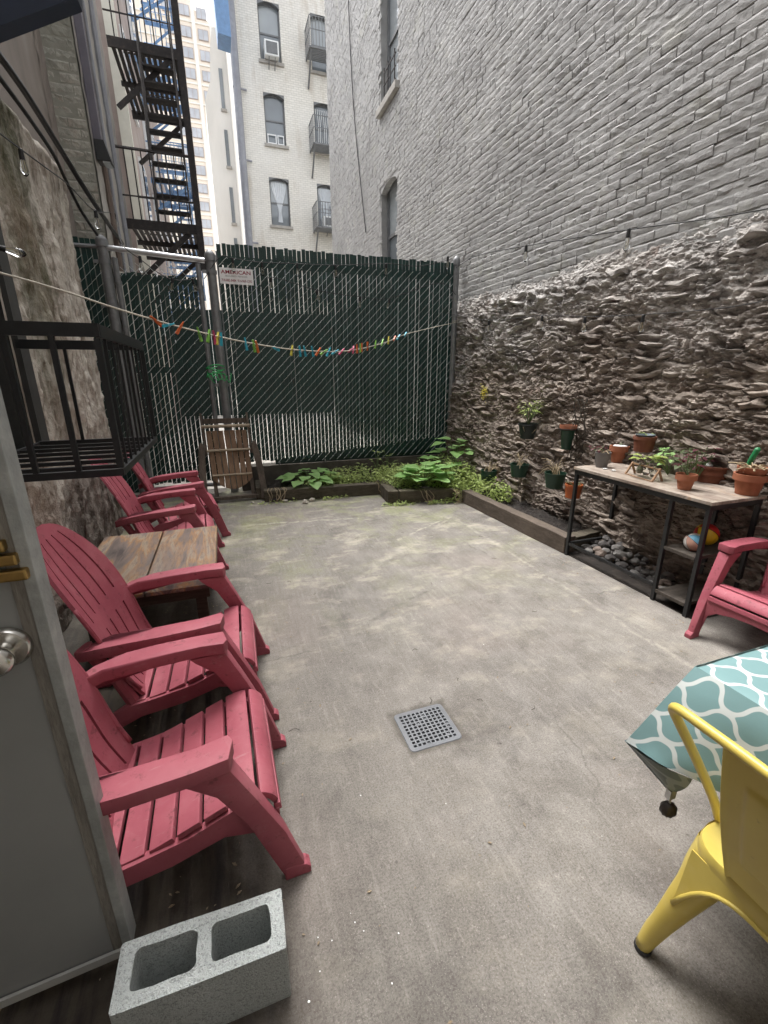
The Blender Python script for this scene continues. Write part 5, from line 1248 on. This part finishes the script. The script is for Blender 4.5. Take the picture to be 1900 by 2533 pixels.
# ------------------------------------------------------------------ plant table with shelves
RX0, RX1, RY0, RY1, RZ = 2.735, 3.235, 1.76, 2.93, .80
tb = thing('plant_table', 'long black metal plant table with worn top against the stone wall', 'table', ((RX0+RX1)/2, (RY0+RY1)/2, 0))
def top_mat():
    t = NT('worn_table_top'); v = t.map((6,1.2,1)); n = t.noise(2, 6, .7, v, .6); n2 = t.noise(14, 5, .7)
    c = t.ramp(n, [(.3, (.15,.105,.08)), (.48, (.30,.25,.21)), (.58, (.40,.35,.30)), (.7, (.34,.21,.12)), (.8, (.42,.37,.32))]); c = t.mix(t.ramp(n2, [(.35, .6), (.5, 0)]), c, (.10,.075,.06)); t.col(c); t.set(rough=.45); t.bump(n2, .2, .003); return t.m
m = MB(); m.box(RX0, RX1, RY0, RY1, RZ-.022, RZ); m.build('table_top', top_mat(), tb, bevel=.003)
m = MB(); m.box(RX0+.01,RX0+.035,RY0+.01,RY1-.01,RZ-.058,RZ-.0225); m.box(RX1-.035,RX1-.01,RY0+.01,RY1-.01,RZ-.058,RZ-.0225); m.box(RX0+.0352,RX1-.0352,RY0+.01,RY0+.035,RZ-.058,RZ-.0225); m.box(RX0+.0352,RX1-.0352,RY1-.035,RY1-.01,RZ-.058,RZ-.0225); m.build('frame', BLACKIRON, tb)
for (x, y) in ((RX0+.024,RY1-.024),(RX0+.024,2.03),(RX0+.024,RY0+.024),(RX1-.024,RY1-.024),(RX1-.024,2.03),(RX1-.024,RY0+.024)):
    m = MB(); m.box(x-.0125,x+.0125,y-.0125,y+.0125,0,RZ-.059); m.build('leg', BLACKIRON, tb)
m = MB(); m.box(RX0+.014,RX0+.034,2.05,RY1-.04,.10,.122); m.build('rail', BLACKIRON, tb)
m = MB(); m.box(RX0+.04,RX1-.04,RY1-.034,RY1-.014,.10,.122); m.build('rail', BLACKIRON, tb)
for z in (.07, .40):
    m = MB(); m.box(RX0+.01,RX1-.01,RY0+.04,2.014,z,z+.022); m.build('shelf', wood_mat('dark_shelf_%d' % int(z*100), (.05,.042,.035), (.10,.085,.07)), tb)
m = MB(); m.box(RX0+.03, 3.3, 1.72, 2.95, .001, .006); m.build('dark_patch', M('dark_brown_patch', (.03,.024,.02), .95, .5, 9, .8, 40, c2=(.075,.06,.048)), kind='structure')  # dark brown sheet on the ground beneath the plant table

# ------------------------------------------------------------------ pots and things on the plant table
def terra(name, a, b_, c): 
    t = NT(name); n = t.noise(9, 6, .65); n2 = t.noise(40, 4, .6); cc = t.ramp(n, [(.3, a), (.55, b_), (.75, c)]); cc = t.mix(t.ramp(t.noise(6, 5, .7, t.map((1,1,.4))), [(.58, 0), (.75, .35)]), cc, (.50,.42,.36)); t.col(cc); t.set(rough=.85, spec=.2); t.bump(n2, .2, .003); return t.m
TERRA = terra('terracotta', (.24,.085,.045), (.33,.125,.07), (.38,.17,.105)); TERRAD = terra('dark_terracotta', (.12,.045,.028), (.17,.065,.04), (.21,.09,.06))
GREENP = M('dark_green_plastic_pot', (.010,.045,.026), .45, .25, 8, .1, 50); ZINC = M('dull_zinc', (.16,.15,.145), .6, .3, 10, .2, 50, metal=.3); BLUEP = M('blue_grey_glaze', (.10,.13,.15), .35, .2, 10, 0)
def pot(label, c, r, h, mat, base=.68, rim=True, soil=True, cat='flower pot', group='flower pots by the stone wall', name='flower_pot', rimh=.26):
    c = Vector(c); p = thing(name, label, cat, c, group); w = r*.1
    if rim: prof = [(0,0),(r*base,0),(r*(base+(.93-base)*(1-rimh)),h*(1-rimh)),(r,h*(1-rimh)+.001),(r,h),(r-w,h),(r*(base+.1),h*.5),(r*(base-.08),h*.1),(0,h*.08)]
    else: prof = [(0,0),(r*base,0),(r*.985,h*.93),(r,h*.935),(r,h),(r-w*.7,h),(r*(base+.12),h*.5),(r*(base-.08),h*.1),(0,h*.08)]
    m = MB(); m.lathe(prof, 28, c); m.build('body', mat, p, smooth=25, bevel=0)
    if soil:
        m = MB(); m.lathe([(r*.88,h*.78),(r*.6,h*.82),(r*.3,h*.80),(0,h*.83)], 20, c, wob=.01); m.build('soil', SOIL, p, smooth='all')
    return p
def tz(px, py): return onz(px, py, RZ)
def sprout(par, c, n, h, spread, L, mat, seed, W=.6, stem=True, up_=.4, heart=False):
    rg = random.Random(seed); c = Vector(c); st = MB()
    for k in range(n):
        a = rg.uniform(0,6.283); r = spread*math.sqrt(rg.random()); tp = c+Vector((r*math.cos(a), r*math.sin(a), h*rg.uniform(.45,1)))
        if stem and k % 2 == 0: st.tube([c, tp], .0022, 3)
        m = MB(); l_ = L*rg.uniform(.7,1.2); leaf(m, tp, (math.cos(a+rg.uniform(-.6,.6)), math.sin(a), rg.uniform(-.3,up_)), l_, l_*W, .3, .1, 4, heart=heart); m.build('leaf', mat, par, smooth='all', fixn=False)
    if stem and st.v: st.build('stem', STEM, par)
def straw(par, c, n, h, spread, seed, r=.0022, mat=None):
    rg = random.Random(seed); m = MB(); c = Vector(c)
    for k in range(n):
        a = rg.uniform(0,6.283); q = spread*rg.uniform(.4,1.2); e = c+Vector((q*math.cos(a), q*math.sin(a), h*rg.uniform(-.2,1))); mid = c.lerp(e,.5)+Vector((0,0,h*.4)); m.tube(spline([c+Vector((rg.uniform(-.02,.02),rg.uniform(-.02,.02),0)), mid, e], 3), r*rg.uniform(.7,1.5), 4)
    m.build('dry_stems', mat or DRYST, par)
p = pot('dull zinc pot with trailing reddish leaves at the left end of the plant table', tz(1487,1155), .062, .125, ZINC, .7, rim=False); sprout(p, tz(1475,1150)+Vector((0,0,.11)), 16, .05, .08, .04, COLEUS, 41); straw(p, tz(1487,1155)+Vector((0,0,.11)), 6, .05, .07, 3)
p = pot('terracotta pot with a round white lid inside its rim', tz(1527,1143), .080, .145, TERRA, .6, rimh=.32)
m = MB(); q = tz(1527,1143); m.lathe([(0,.138),(.055,.138),(.056,.147),(.02,.152),(0,.153)], 24, q+Vector((.006,0,0))); m.build('lid', WHITE, p, smooth=True)
sprout(p, q+Vector((.06,.06,.12)), 10, .06, .09, .05, HERB, 42)
# pot with a blue bowl standing behind the table on a stack of stones
q = onx(1590, 1116, 3.17); p = pot('terracotta pot holding a blue grey bowl at the back of the plant table', q, .085, .12, TERRAD, .8, soil=False, rimh=.22)
m = MB(); m.lathe([(0,.11),(.062,.115),(.072,.135),(.068,.137),(.058,.122),(0,.118)], 24, q); m.build('bowl', BLUEP, p, smooth=True)
sprout(p, q+Vector((0,0,.125)), 8, .03, .045, .03, WEED, 44)
q = tz(1692,1210); p = pot('small clean terracotta pot near the front edge of the plant table', q, .064, .105, TERRA, .6, rimh=.36)
m = MB(); m.lathe([(.014,.09),(.016,.12),(.013,.135),(.014,.14)], 12, q+Vector((-.006,0,0))); m.build('glass_vial', CLEAR, p, smooth=True); sprout(p, q+Vector((0,0,.10)), 18, .14, .06, .055, COLEUS, 45, up_=.6)
q = tz(1757,1190); p = pot('wide dark terracotta bowl holding shells and dry bits', q, .112, .118, TERRAD, .86, rimh=.12)
m = MB(); m.lathe([(0,.10),(.022,.105),(.026,.117),(.018,.128),(0,.132)], 14, q+Vector((-.035,.01,0))); m.lathe([(.013,.126),(.010,.140),(0,.146)], 10, q+Vector((-.035,.01,0))); m.build('white_shell', WHITE, p, smooth=True); straw(p, q+Vector((.04,0,.105)), 16, .03, .05, 5); sprout(p, q+Vector((.02,-.02,.10)), 14, .02, .05, .03, HERB, 46)
q = tz(1846,1222); p = pot('large terracotta pot at the right end of the table with another nested inside', q, .092, .135, TERRA, .66, soil=True, rimh=.30)
m = MB(); cc = q+Vector((.005,0,.105)); m.lathe([(.05,0),(.082,.055),(.084,.075),(.078,.075),(.07,.05),(.0,.02)], 28, cc); m.build('nested_pot', TERRA, p, smooth=30); straw(p, cc+Vector((-.03,-.01,.05)), 22, .05, .11, 6, .0035)
# propagation stand with glass bulbs
q = onz(1590,1180,RZ); ps = thing('propagation_stand', 'small wooden frame stand holding round glass bulbs with a yellow green cutting', 'plant stand', q, None)
e0, e1 = tz(1547,1172), tz(1612,1192); ax_ = (e1-e0).normalized(); up_v = Vector((0,0,1)); ba = Vector((ax_.y, -ax_.x, 0)); 
if ba.x < 0: ba = -ba
PALE2 = wood_mat('light_brown_frame', (.24,.14,.08), (.40,.26,.16), ax=(6,6,2))
m = MB(); m.bar(e0,e1,.012,.010); m.build('base_bar', PALE2, ps)
for e in (e0, e1):
    m = MB(); m.bar(e+up_v*.0, e+ba*.055+up_v*.095, .012,.012); m.build('front_upright', PALE2, ps)
    m = MB(); m.bar(e+ba*.085, e+ba*.045+up_v*.085, .012,.012); m.build('back_upright', PALE2, ps)
m = MB(); tpb = e0+ba*.05+up_v*.085; m.bar(tpb, tpb+(e1-e0), .010,.010); m.build('top_bar', PALE2, ps)
for k, f in enumerate((.3, .55, .82)):
    c = e0.lerp(e1, f)+ba*.05+up_v*.018; m = MB(); m.lathe([(0,0),(.018,.004),(.026,.022),(.022,.042),(.010,.055),(.009,.075),(.012,.082)], 18, c); m.build('glass_bulb', CLEAR if k else glass_mat('smoky_glass', (.20,.20,.15), .08), ps, smooth=True)
    if k == 1: sprout(ps, c+up_v*.085, 12, .06, .055, .085, LEAF2, 51, .75, heart=True)
for k, (px, py, r, h, lab) in enumerate(((1572,1150,.030,.085,'glass jar with a metal lid behind the wooden stand'),(1660,1160,.036,.10,'glass jar of cloudy yellow water behind the small terracotta pot'))):
    q = tz(px, py); j = thing('glass_jar', lab, 'jar', q, 'glass jars on the plant table')
    m = MB(); m.lathe([(0,0),(r,0),(r,h*.75),(r*.7,h*.9),(r*.7,h),(r*.66,h),(r*.92,h*.73),(r*.92,.004),(0,.004)], 20, q); m.build('glass', CLEAR, j, smooth=True)
    m = MB(); m.lathe([(0,.006),(r*.9,.006),(r*.9,h*.45),(0,h*.45)], 20, q); m.build('water', M('cloudy_water_%d' % k, (.30,.28,.10) if k else (.25,.25,.22), .2, .1, 5, 0), j, smooth=True)
    if k == 0:
        m = MB(); m.lathe([(r*.72,h*.9),(r*.95,h*.92),(r*.95,h*1.02),(r*.5,h*1.03)], 20, q); m.build('lid', GALV_L, j, smooth=True)
p = thing('coleus_plant', 'leafy coleus with purple and green leaves at the back of the plant table', 'plant', (3.16, 2.28, RZ)); sprout(p, (3.16,2.28,RZ), 40, .24, .13, .055, HERB, 61, .7); sprout(p, (3.14,2.18,RZ), 26, .26, .10, .05, COLEUS, 62, .7); sprout(p, (3.18,2.42,RZ), 24, .20, .10, .055, LEAF, 63, .7)
# white plant tags lying at the edge
for k, (px, py) in enumerate(((1497,1162),(1518,1166))):
    q = tz(px,py); m = MB(); m.tube(spline([q+Vector((-.012,.012,.006)), q+Vector((0,0,.008)), q+Vector((.012,-.010,.006))], 3), [.005,.006,.007,.007,.007,.006,.005], 6); m.build('pebble', WHITE, label=('left','right')[k]+' white pebble at the front edge of the plant table', cat='pebble', smooth='all')
# trowel
q = Vector((3.20,1.93,RZ+.02)); tr = thing('trowel', 'garden trowel with green handle stuck upright behind the bowls', 'trowel', q)
m = MB(); m.tube([q+Vector((.0,-.035,.135)), q+Vector((.0,-.045,.19)), q+Vector((.0,-.07,.265)), q+Vector((0,-.073,.275))], [.012,.015,.017,.008], 12); m.build('handle', M('green_rubber_handle', (.015,.20,.07), .5, .15, 10, 0), tr, smooth=True)
m = MB(); m.tube([q+Vector((0,-.02,.08)),q+Vector((0,-.035,.135))], .006, 8); m.grid(6, 8, lambda u, v: q+Vector((.012*(2*u-1)**2, (2*u-1)*.035*(1-v**3)-.02+.02*v, .09-.10*v))); m.build('blade', M('dark_steel_blade', (.05,.055,.06), .35, .2, 10, 0, metal=.7), tr, smooth=True, fixn=False)
# ------------------------------------------------------------------ pots in the bed and on the wall
q = onz(1282,1172,.14); 
p = pot('green plastic pot with dry stems second from the left in the bed', onx(1283,1178,3.12), .105, .145, GREENP, .78, rim=False); straw(p, onx(1283,1178,3.12)+Vector((0,0,.12)), 18, .14, .16, 11)
p = pot('green plastic pot with dry stems nearest the plant table', onx(1370,1206,3.06), .105, .155, GREENP, .72, rim=False); straw(p, onx(1370,1206,3.06)+Vector((0,0,.13)), 24, .18, .16, 12)
p = pot('low dark green pot at the left of the bed behind the weeds', onx(1208,1186,3.02), .10, .12, GREENP, .85, rim=False); straw(p, onx(1208,1186,3.02)+Vector((0,0,.10)), 16, .12, .14, 13)
p = pot('orange terracotta pot standing behind the table leg', onx(1416,1230,3.05), .08, .13, M('orange_plastic_pot', (.36,.085,.02), .5, .15, 8, .05, 40), .82, rim=True, rimh=.2); sprout(p, onx(1416,1230,3.05)+Vector((0,0,.11)), 8, .05, .06, .04, HERB, 71)
# wall pots hung from the stones
def bracket(par, c, r): 
    m = MB(); m.tube([(c[0]+r*math.cos(a), c[1]+r*math.sin(a), c[2]) for a in [k*math.pi/8 for k in range(17)]], .004, 5); m.tube([(c[0]+r,c[1],c[2]),(WX-.05,c[1],c[2]+.05),(WX-.05,c[1]-.0,c[2]+.30)], .004, 5); m.build('hanger', BLACKIRON, par)
c = onx(1304, 1084, 3.14); p = pot('dark hanging pot with feathery green plant on the stone wall', c, .105, .165, M('black_plastic_pot', (.012,.020,.016), .5, .2, 8, 0), .7, rim=False); sprout(p, c+Vector((0,0,.15)), 60, .26, .11, .045, LEAF2, 81, .5); straw(p, c+Vector((0,0,.14)), 18, -.16, .16, 14); bracket(p, c+Vector((0,0,.15)), .108)
c = onx(1405, 1068, 3.15); p = pot('terracotta rimmed pot set in a tall green holder on the stone wall', c, .082, .065, TERRA, .75, rimh=.5); m = MB(); m.lathe([(.045,-.17),(.066,.012),(.072,.02),(.064,.02),(.04,-.16)], 20, c); m.build('holder', GREENP, p, smooth=True); bracket(p, c+Vector((0,0,.03)), .086)
# vine stems climbing the stones above the wall pot, yellow lichen tuft
m = MB(); rg = random.Random(4)
for k in range(9):
    y = 3.52+rg.uniform(-.14,.05); pts = [(3.2,y,.72)]; 
    for j in range(6): pts.append((3.22-.02*rg.random(), y+rg.uniform(-.07,.05), .82+j*.10))
    m.tube(spline(pts, 3), .0035, 4)
m.build('dry_vine', M('dark_dry_vine', (.05,.04,.03), .9, .3, 20, 0), label='dark dry vine climbing the stones above the terracotta wall pot', cat='vine')
m = MB(); rg = random.Random(6); c = onx(1198, 973, 3.22)
for k in range(160): d = Vector((rg.uniform(-1,-.2), rg.uniform(-1,1), rg.uniform(-1,1))); leaf(m, c+Vector((rg.uniform(-.02,.02), rg.gauss(0,.028), rg.gauss(0,.04))), d, .02, .014, .1, .1, 2)
m.build('lichen_patch', leaf_mat('yellow_lichen', (.40,.34,.03), (.55,.48,.06)), label='bright yellow tuft growing on the stone wall near the fence post', cat='lichen', fixn=False)

# ------------------------------------------------------------------ balls on the shelf
def ball(label, c, r, cols, seam=True):
    t = NT('ball_'+label.split()[0]); tc = t.n.new('ShaderNodeTexCoord').outputs['Object']; x, y, z = t.xyz(t.map((1,1,1), tc, (.5,.7,.2)))
    an = t.math('ARCTAN2', y, x); f = t.math('FRACT', t.math('MULTIPLY', t.math('ADD', an, math.pi), len(cols)/(2*math.pi)))
    idx = t.math('FLOOR', t.math('MULTIPLY', t.math('ADD', an, math.pi), len(cols)/(2*math.pi)))
    c_ = cols[0]
    for k in range(1, len(cols)): c_ = t.mix(t.math('GREATER_THAN', idx, k-.5), c_ if not isinstance(c_, tuple) else c_, cols[k])
    if seam: c_ = t.mix(t.math('LESS_THAN', f, .05), c_, (.01,.01,.01))
    t.col(c_ if not isinstance(c_, tuple) else c_); t.set(rough=.4)
    bm_ = bmesh.new(); bmesh.ops.create_uvsphere(bm_, u_segments=32, v_segments=20, radius=r); me = bpy.data.meshes.new('ball'); bm_.to_mesh(me); bm_.free(); me.materials.append(t.m); me.polygons.foreach_set('use_smooth', [True]*len(me.polygons))
    o = bpy.data.objects.new('ball', me); COL.objects.link(o); o.location = c; return tag(o, label, 'ball', 'balls on the plant table shelf')
RS = .422
ball('yellow and red striped ball at the back of the table shelf', (3.05,1.955,RS+.068), .075, [(.75,.52,.02),(.58,.03,.03),(.75,.52,.02),(.55,.03,.025)])
ball('blue, pink and grey basketball in front on the table shelf', (2.86,1.90,RS+.055), .060, [(.62,.36,.28),(.16,.46,.66),(.75,.73,.70),(.05,.06,.065),(.62,.36,.28),(.75,.73,.70)])
ball('small orange ball at the right end of the table shelf', (3.08,1.80,RS+.035), .038, [(.55,.10,.02),(.55,.10,.02)], False)

# ------------------------------------------------------------------ clothesline with pegs
L0 = onx(-260, 610, -1.05); L1 = Vector((3.27, GY-.06, 2.26)); low = (800, 868)
hd = Vector((L1.x-L0.x, L1.y-L0.y, 0)); nrm = Vector((-hd.y, hd.x, 0)).normalized()
def online(px, py):
    d = ray(px, py); k = (Vector((L0.x,L0.y,0))-Vector((EYE.x,EYE.y,0))).dot(nrm)/Vector((d.x,d.y,0)).dot(nrm); return EYE+d*k
mid = [online(px, py) for (px, py) in ((0,675),(150,718),(310,770),(450,810),(600,845),(740,866),(860,868),(950,848),(1010,825))]
line = spline([L0]+mid+[L1], 8)
m = MB(); m.tube(line, .0048, 5); m.tube([L1+Vector((.04+.045*math.cos(a*.6), .06+.045*math.sin(a*.6), -.01+a*.002)) for a in range(22)], .005, 5); m.build('clothesline', M('pale_rope', (.46,.43,.36), .9, .15, 30, .2, 200), label='pale rope clothesline sagging across the green fence', cat='rope', smooth='all')
PEG = {'orange': M('orange_peg', (.62,.13,.03), .45, .1, 9, 0), 'blue': M('blue_peg', (.03,.38,.52), .45, .1, 9, 0), 'green': M('green_peg', (.22,.52,.08), .45, .1, 9, 0), 'pink': M('pink_peg', (.50,.05,.14), .45, .1, 9, 0), 'yellow': M('yellow_peg', (.62,.55,.08), .45, .1, 9, 0)}
pm = {}
for cn, mt in PEG.items():
    q = MB(); q.prism([(-.004,-.034),(.002,-.034),(.009,0),(.0035,.012),(.006,.034),(.001,.034),(-.002,.008)], lambda x, z: (x-.003,-.0055,z), lambda x, z: (x-.003,.0055,z)); a_ = mesh_of(q, 'peg_half', mt, bevel=.0012)
    q = MB(); q.prism([(.004,-.034),(-.002,-.034),(-.009,0),(-.0035,.012),(-.006,.034),(-.001,.034),(.002,.008)], lambda x, z: (x+.003,-.0055,z), lambda x, z: (x+.003,.0055,z)); b2_ = mesh_of(q, 'peg_half', mt, bevel=.0012); pm[cn] = (a_, b2_)
SPR = mesh_of((lambda q: (q.tube([(.0,-.008,.0),(.006,-.004,.002),(.0,.004,.0),(-.006,.008,.002)], .0012, 4), q)[1])(MB()), 'spring', GALV_L)
pegs = [(386,793,'orange',60),(415,803,'blue',-75),(445,810,'orange',-35),(493,826,'green',12),(516,830,'green',-22),(530,834,'pink',4),(538,836,'yellow',-24),(547,838,'blue',-8),(608,850,'blue',6),(628,855,'green',14),(636,857,'orange',22),(682,862,'blue',78),(722,866,'yellow',-20),(742,868,'blue',4),(754,868,'blue',16),(773,868,'blue',16),(787,869,'orange',-40),(801,870,'green',-58),(813,870,'blue',-30),(829,870,'blue',-60),(845,869,'pink',-50),(868,865,'pink',-62),(874,864,'pink',-35),(883,862,'orange',2),(891,860,'green',0),(895,859,'orange',-6),(909,856,'orange',178),(929,851,'green',-14),(946,846,'green',-34),(961,841,'yellow',-16),(976,836,'orange',-52),(986,833,'blue',-48),(1003,826,'blue',-55)]
seen = {}
tot = {}
for p_ in pegs: tot[p_[2]] = tot.get(p_[2], 0)+1
ORD = ['first','second','third','fourth','fifth','sixth','seventh','eighth','ninth','tenth','eleventh','twelfth']
hu = hd.normalized(); ang0 = math.atan2(hu.y, hu.x)
for (px, py, cn, rot) in pegs:
    P0 = online(px, py); best = min(line, key=lambda v: (v-P0).length_squared); z = best.z
    i = seen.get(cn, 0); seen[cn] = i+1
    o = thing('clothes_peg', ORD[i]+' '+cn+' plastic clothes peg from the left on the clothesline', 'clothes peg', Vector((P0.x,P0.y,P0.z-.002)), cn+' clothes pegs on the line')
    for src in pm[cn]: inst(src, 'peg_half', o, o['_o'])
    inst(SPR, 'spring', o, o['_o'])
    o.rotation_euler = (0, R(-rot), ang0+R(rnd(-25,25))); o.scale = (1.25,)*3

# ------------------------------------------------------------------ string lights
BULB = CLEAR
def bulb_mesh():
    m = MB(); m.lathe([(.010,0),(.012,-.012),(.020,-.045),(.0215,-.060),(.016,-.078),(.006,-.088),(0,-.090)], 16); return mesh_of(m, 'bulb', BULB, smooth='all')
bme = bulb_mesh(); q = MB(); q.lathe([(.006,.045),(.012,.040),(.0135,.0),(.0135,-.010),(.0,-.010)], 12); some = mesh_of(q, 'socket', BLACK, smooth=True)
q = MB(); q.tube([(.004,0,-.01),(.006,0,-.055),(0,.004,-.07),(-.006,0,-.055),(-.004,0,-.01)], .0011, 4); fme = mesh_of(q, 'filament', M('brass_filament', (.45,.36,.2), .4))
def lights(label, pts, bulbs, r=.0045):
    pts = [Vector(p) for p in pts]; s_ = thing('string_lights', label, 'string lights', pts[0]); m = MB(); m.tube(spline(pts, 6), r, 5); m.build('cable', BLACK, s_, smooth='all')
    for (b, sc, rot) in bulbs:
        b = Vector(b); k = inst(some, 'socket', s_, b-Vector((0,0,.045)), rot, (sc,)*3)
        for nm, me_ in (('bulb', bme), ('filament', fme)):
            o = bpy.data.objects.new(nm, me_); COL.objects.link(o); o.parent = k
yb = GY-.05
B1 = [ony(px, py-16, yb) for (px, py) in ((575,655),(648,665),(735,668),(830,672),(955,668))]
lights('string lights hung along the top of the chain link fence', [ony(505,690,yb), ony(545,635,yb)]+B1+[ony(1040,658,yb), ony(1118,640,yb)], [(b, 1.15, (0,0,0)) for b in B1]+[(ony(1108,636,yb), 1.25, (0,0,0))])
yb2 = 7.6
B2 = [ony(px, py-14, GY-.12) for (px, py) in ((670,700),(785,732),(890,748),(962,752))]
lights('second strand of string lights sagging lower over the fence slats', [ony(640,720,GY-.12)]+B2+[ony(1085,700,GY-.12), (3.25,GY-.12,2.62)], [(b, 1.1, (0,R(rnd(-15,15)),0)) for b in B2])
xr = 3.12
B3 = [onx(1302,608,xr), onx(1556,568,xr)]
lights('string lights running along the grey brick wall above the stones', [(3.28,GY-.05,2.98), onx(1180,633,xr), B3[0], B3[1], onx(1760,540,xr), onx(1960,505,xr)], [(b, 1.2, (0,0,0)) for b in B3])
xl = -.98
B5 = [onx(1210,792,3.1), onx(1342,780,3.1), onx(1448,783,3.1), onx(1592,778,3.1)]
lights('faint string lights crossing the dark stone wall', [(3.1,6.0,2.35)]+B5+[onx(1800,760,3.1), onx(1950,730,3.1)], [(b, 1.0, (0,0,0)) for b in B5], .003)
B4 = [onx(50,368,xl), onx(236,522,xl), onx(283,530,xl-.1)]
lights('string lights draped from the stucco wall to the gate post', [onx(-60,285,xl), B4[0], onx(110,412,xl), onx(170,458,xl), B4[1], B4[2], ony(300,600,GY-.05), ony(345,640,GY-.05), ony(420,690,GY-.05), ony(485,690,GY-.05)], [(B4[0],1.05,(0,0,0)),(B4[1],1.3,(0,0,0)),(B4[2],1.3,(0,0,0)),(ony(346,636,GY-.06),1.35,(0,0,0)),(ony(425,688,GY-.06),1.2,(0,R(10),0)),(ony(478,690,GY-.06),1.2,(0,R(-12),0)),(onx(2,588,-.9),.95,(0,R(-80),R(10)))])
# black cables along the stucco wall
for k, (pts, r, w) in enumerate((([(-40,85),(60,225),(145,362),(215,475),(262,545),(300,600)],.022,'thick black cable bundle running along the top of the stucco wall'),([(-40,140),(60,275),(130,378),(160,440),(200,520),(240,580)],.014,'thinner black cable below the bundle on the stucco wall'))):
    m = MB(); m.tube(spline([onx(px,py,-1.04-.0*k) for (px,py) in pts], 6), r, 6); 
    if k == 0: m.tube(spline([onx(px+5,py+3,-1.02) for (px,py) in pts], 6), r*.6, 6)
    m.build('cable', BLACK, label=w, cat='cable', smooth='all')

# ------------------------------------------------------------------ litter on the concrete
q = onz(671, 2104, .004); m = MB(); P = []
for k in range(10): a = R(90+36*k); rr_ = .009 if k % 2 == 0 else .004; P.append((q.x+rr_*math.cos(a), q.y+rr_*math.sin(a)))
m.prism(P, lambda x, y: (x,y,.002), lambda x, y: (x,y,.004)); m.build('paper_star', M('yellow_foil', (.62,.50,.08), .4, .05, 5, 0), label='tiny yellow star lying under the nearest red chair', cat='star')
rg = random.Random(77); m = MB()
for k in range(170):
    x, y = rg.uniform(-.1,2.6), rg.uniform(.55,4.7); s_ = rg.uniform(.003,.009); a = rg.uniform(0,6.28); d = Vector((math.cos(a),math.sin(a),.1)); leaf(m, (x,y,.003), d, s_*2, s_, 0, .2, 2)
for k in range(420):      # swept up against the walls and timbers
    if k % 3 == 0: x, y = rg.uniform(.3,2.7), rg.gauss(4.78,.07)+(.62 if rg.random() < .45 else 0)
    elif k % 3 == 1: x, y = rg.gauss(2.62,.06), rg.uniform(1.7,4.6)
    else: x, y = rg.gauss(-.25,.28), rg.uniform(.75,3.4)
    if x > 1.9 and y > 4.84 or y > 5.44 or x > 2.70: continue
    s_ = rg.uniform(.003,.010); a = rg.uniform(0,6.28); leaf(m, (x,y,.003), Vector((math.cos(a),math.sin(a),.15)), s_*2, s_, 0, .2, 2)
m.build('leaf_litter', M('dry_leaf_bits', (.26,.20,.13), .9, .6, 400, 0, c2=(.55,.50,.42)), kind='stuff', label='scattered dry leaf bits on the concrete', fixn=False)
m = MB()
for k in range(22):
    x, y = (rg.gauss(.10,.10), rg.gauss(.80,.12)) if k < 14 else (rg.uniform(.2,2.3), rg.uniform(.6,3.8)); s_ = rg.uniform(.001,.0032); a = rg.uniform(0,6.28); P = [(x+s_*rg.uniform(.6,1.3)*math.cos(a+i*1.26), y+s_*rg.uniform(.6,1.3)*math.sin(a+i*1.26)) for i in range(5)]
    m.prism(P, lambda x, y: (x,y,.001), lambda x, y: (x,y,.0022))
m.build('paint_flecks', WHITE, kind='stuff', label='tiny white paint flecks on the concrete by the cinder block')
m = MB()
for k in range(26):
    x, y = rg.uniform(0,2.5), rg.uniform(.6,4.5); a = rg.uniform(0,6.28); L_ = rg.uniform(.02,.05); m.tube([(x,y,.003),(x+L_*.5*math.cos(a),y+L_*.5*math.sin(a),.006),(x+L_*math.cos(a+.5),y+L_*math.sin(a+.5),.003)], .0012, 4)
m.build('twigs', M('dark_twig', (.06,.045,.035), .9, .3, 20, 0), kind='stuff', label='tiny dark twigs scattered on the concrete')
for o in list(bpy.data.objects):
    if '_o' in o: del o['_o']
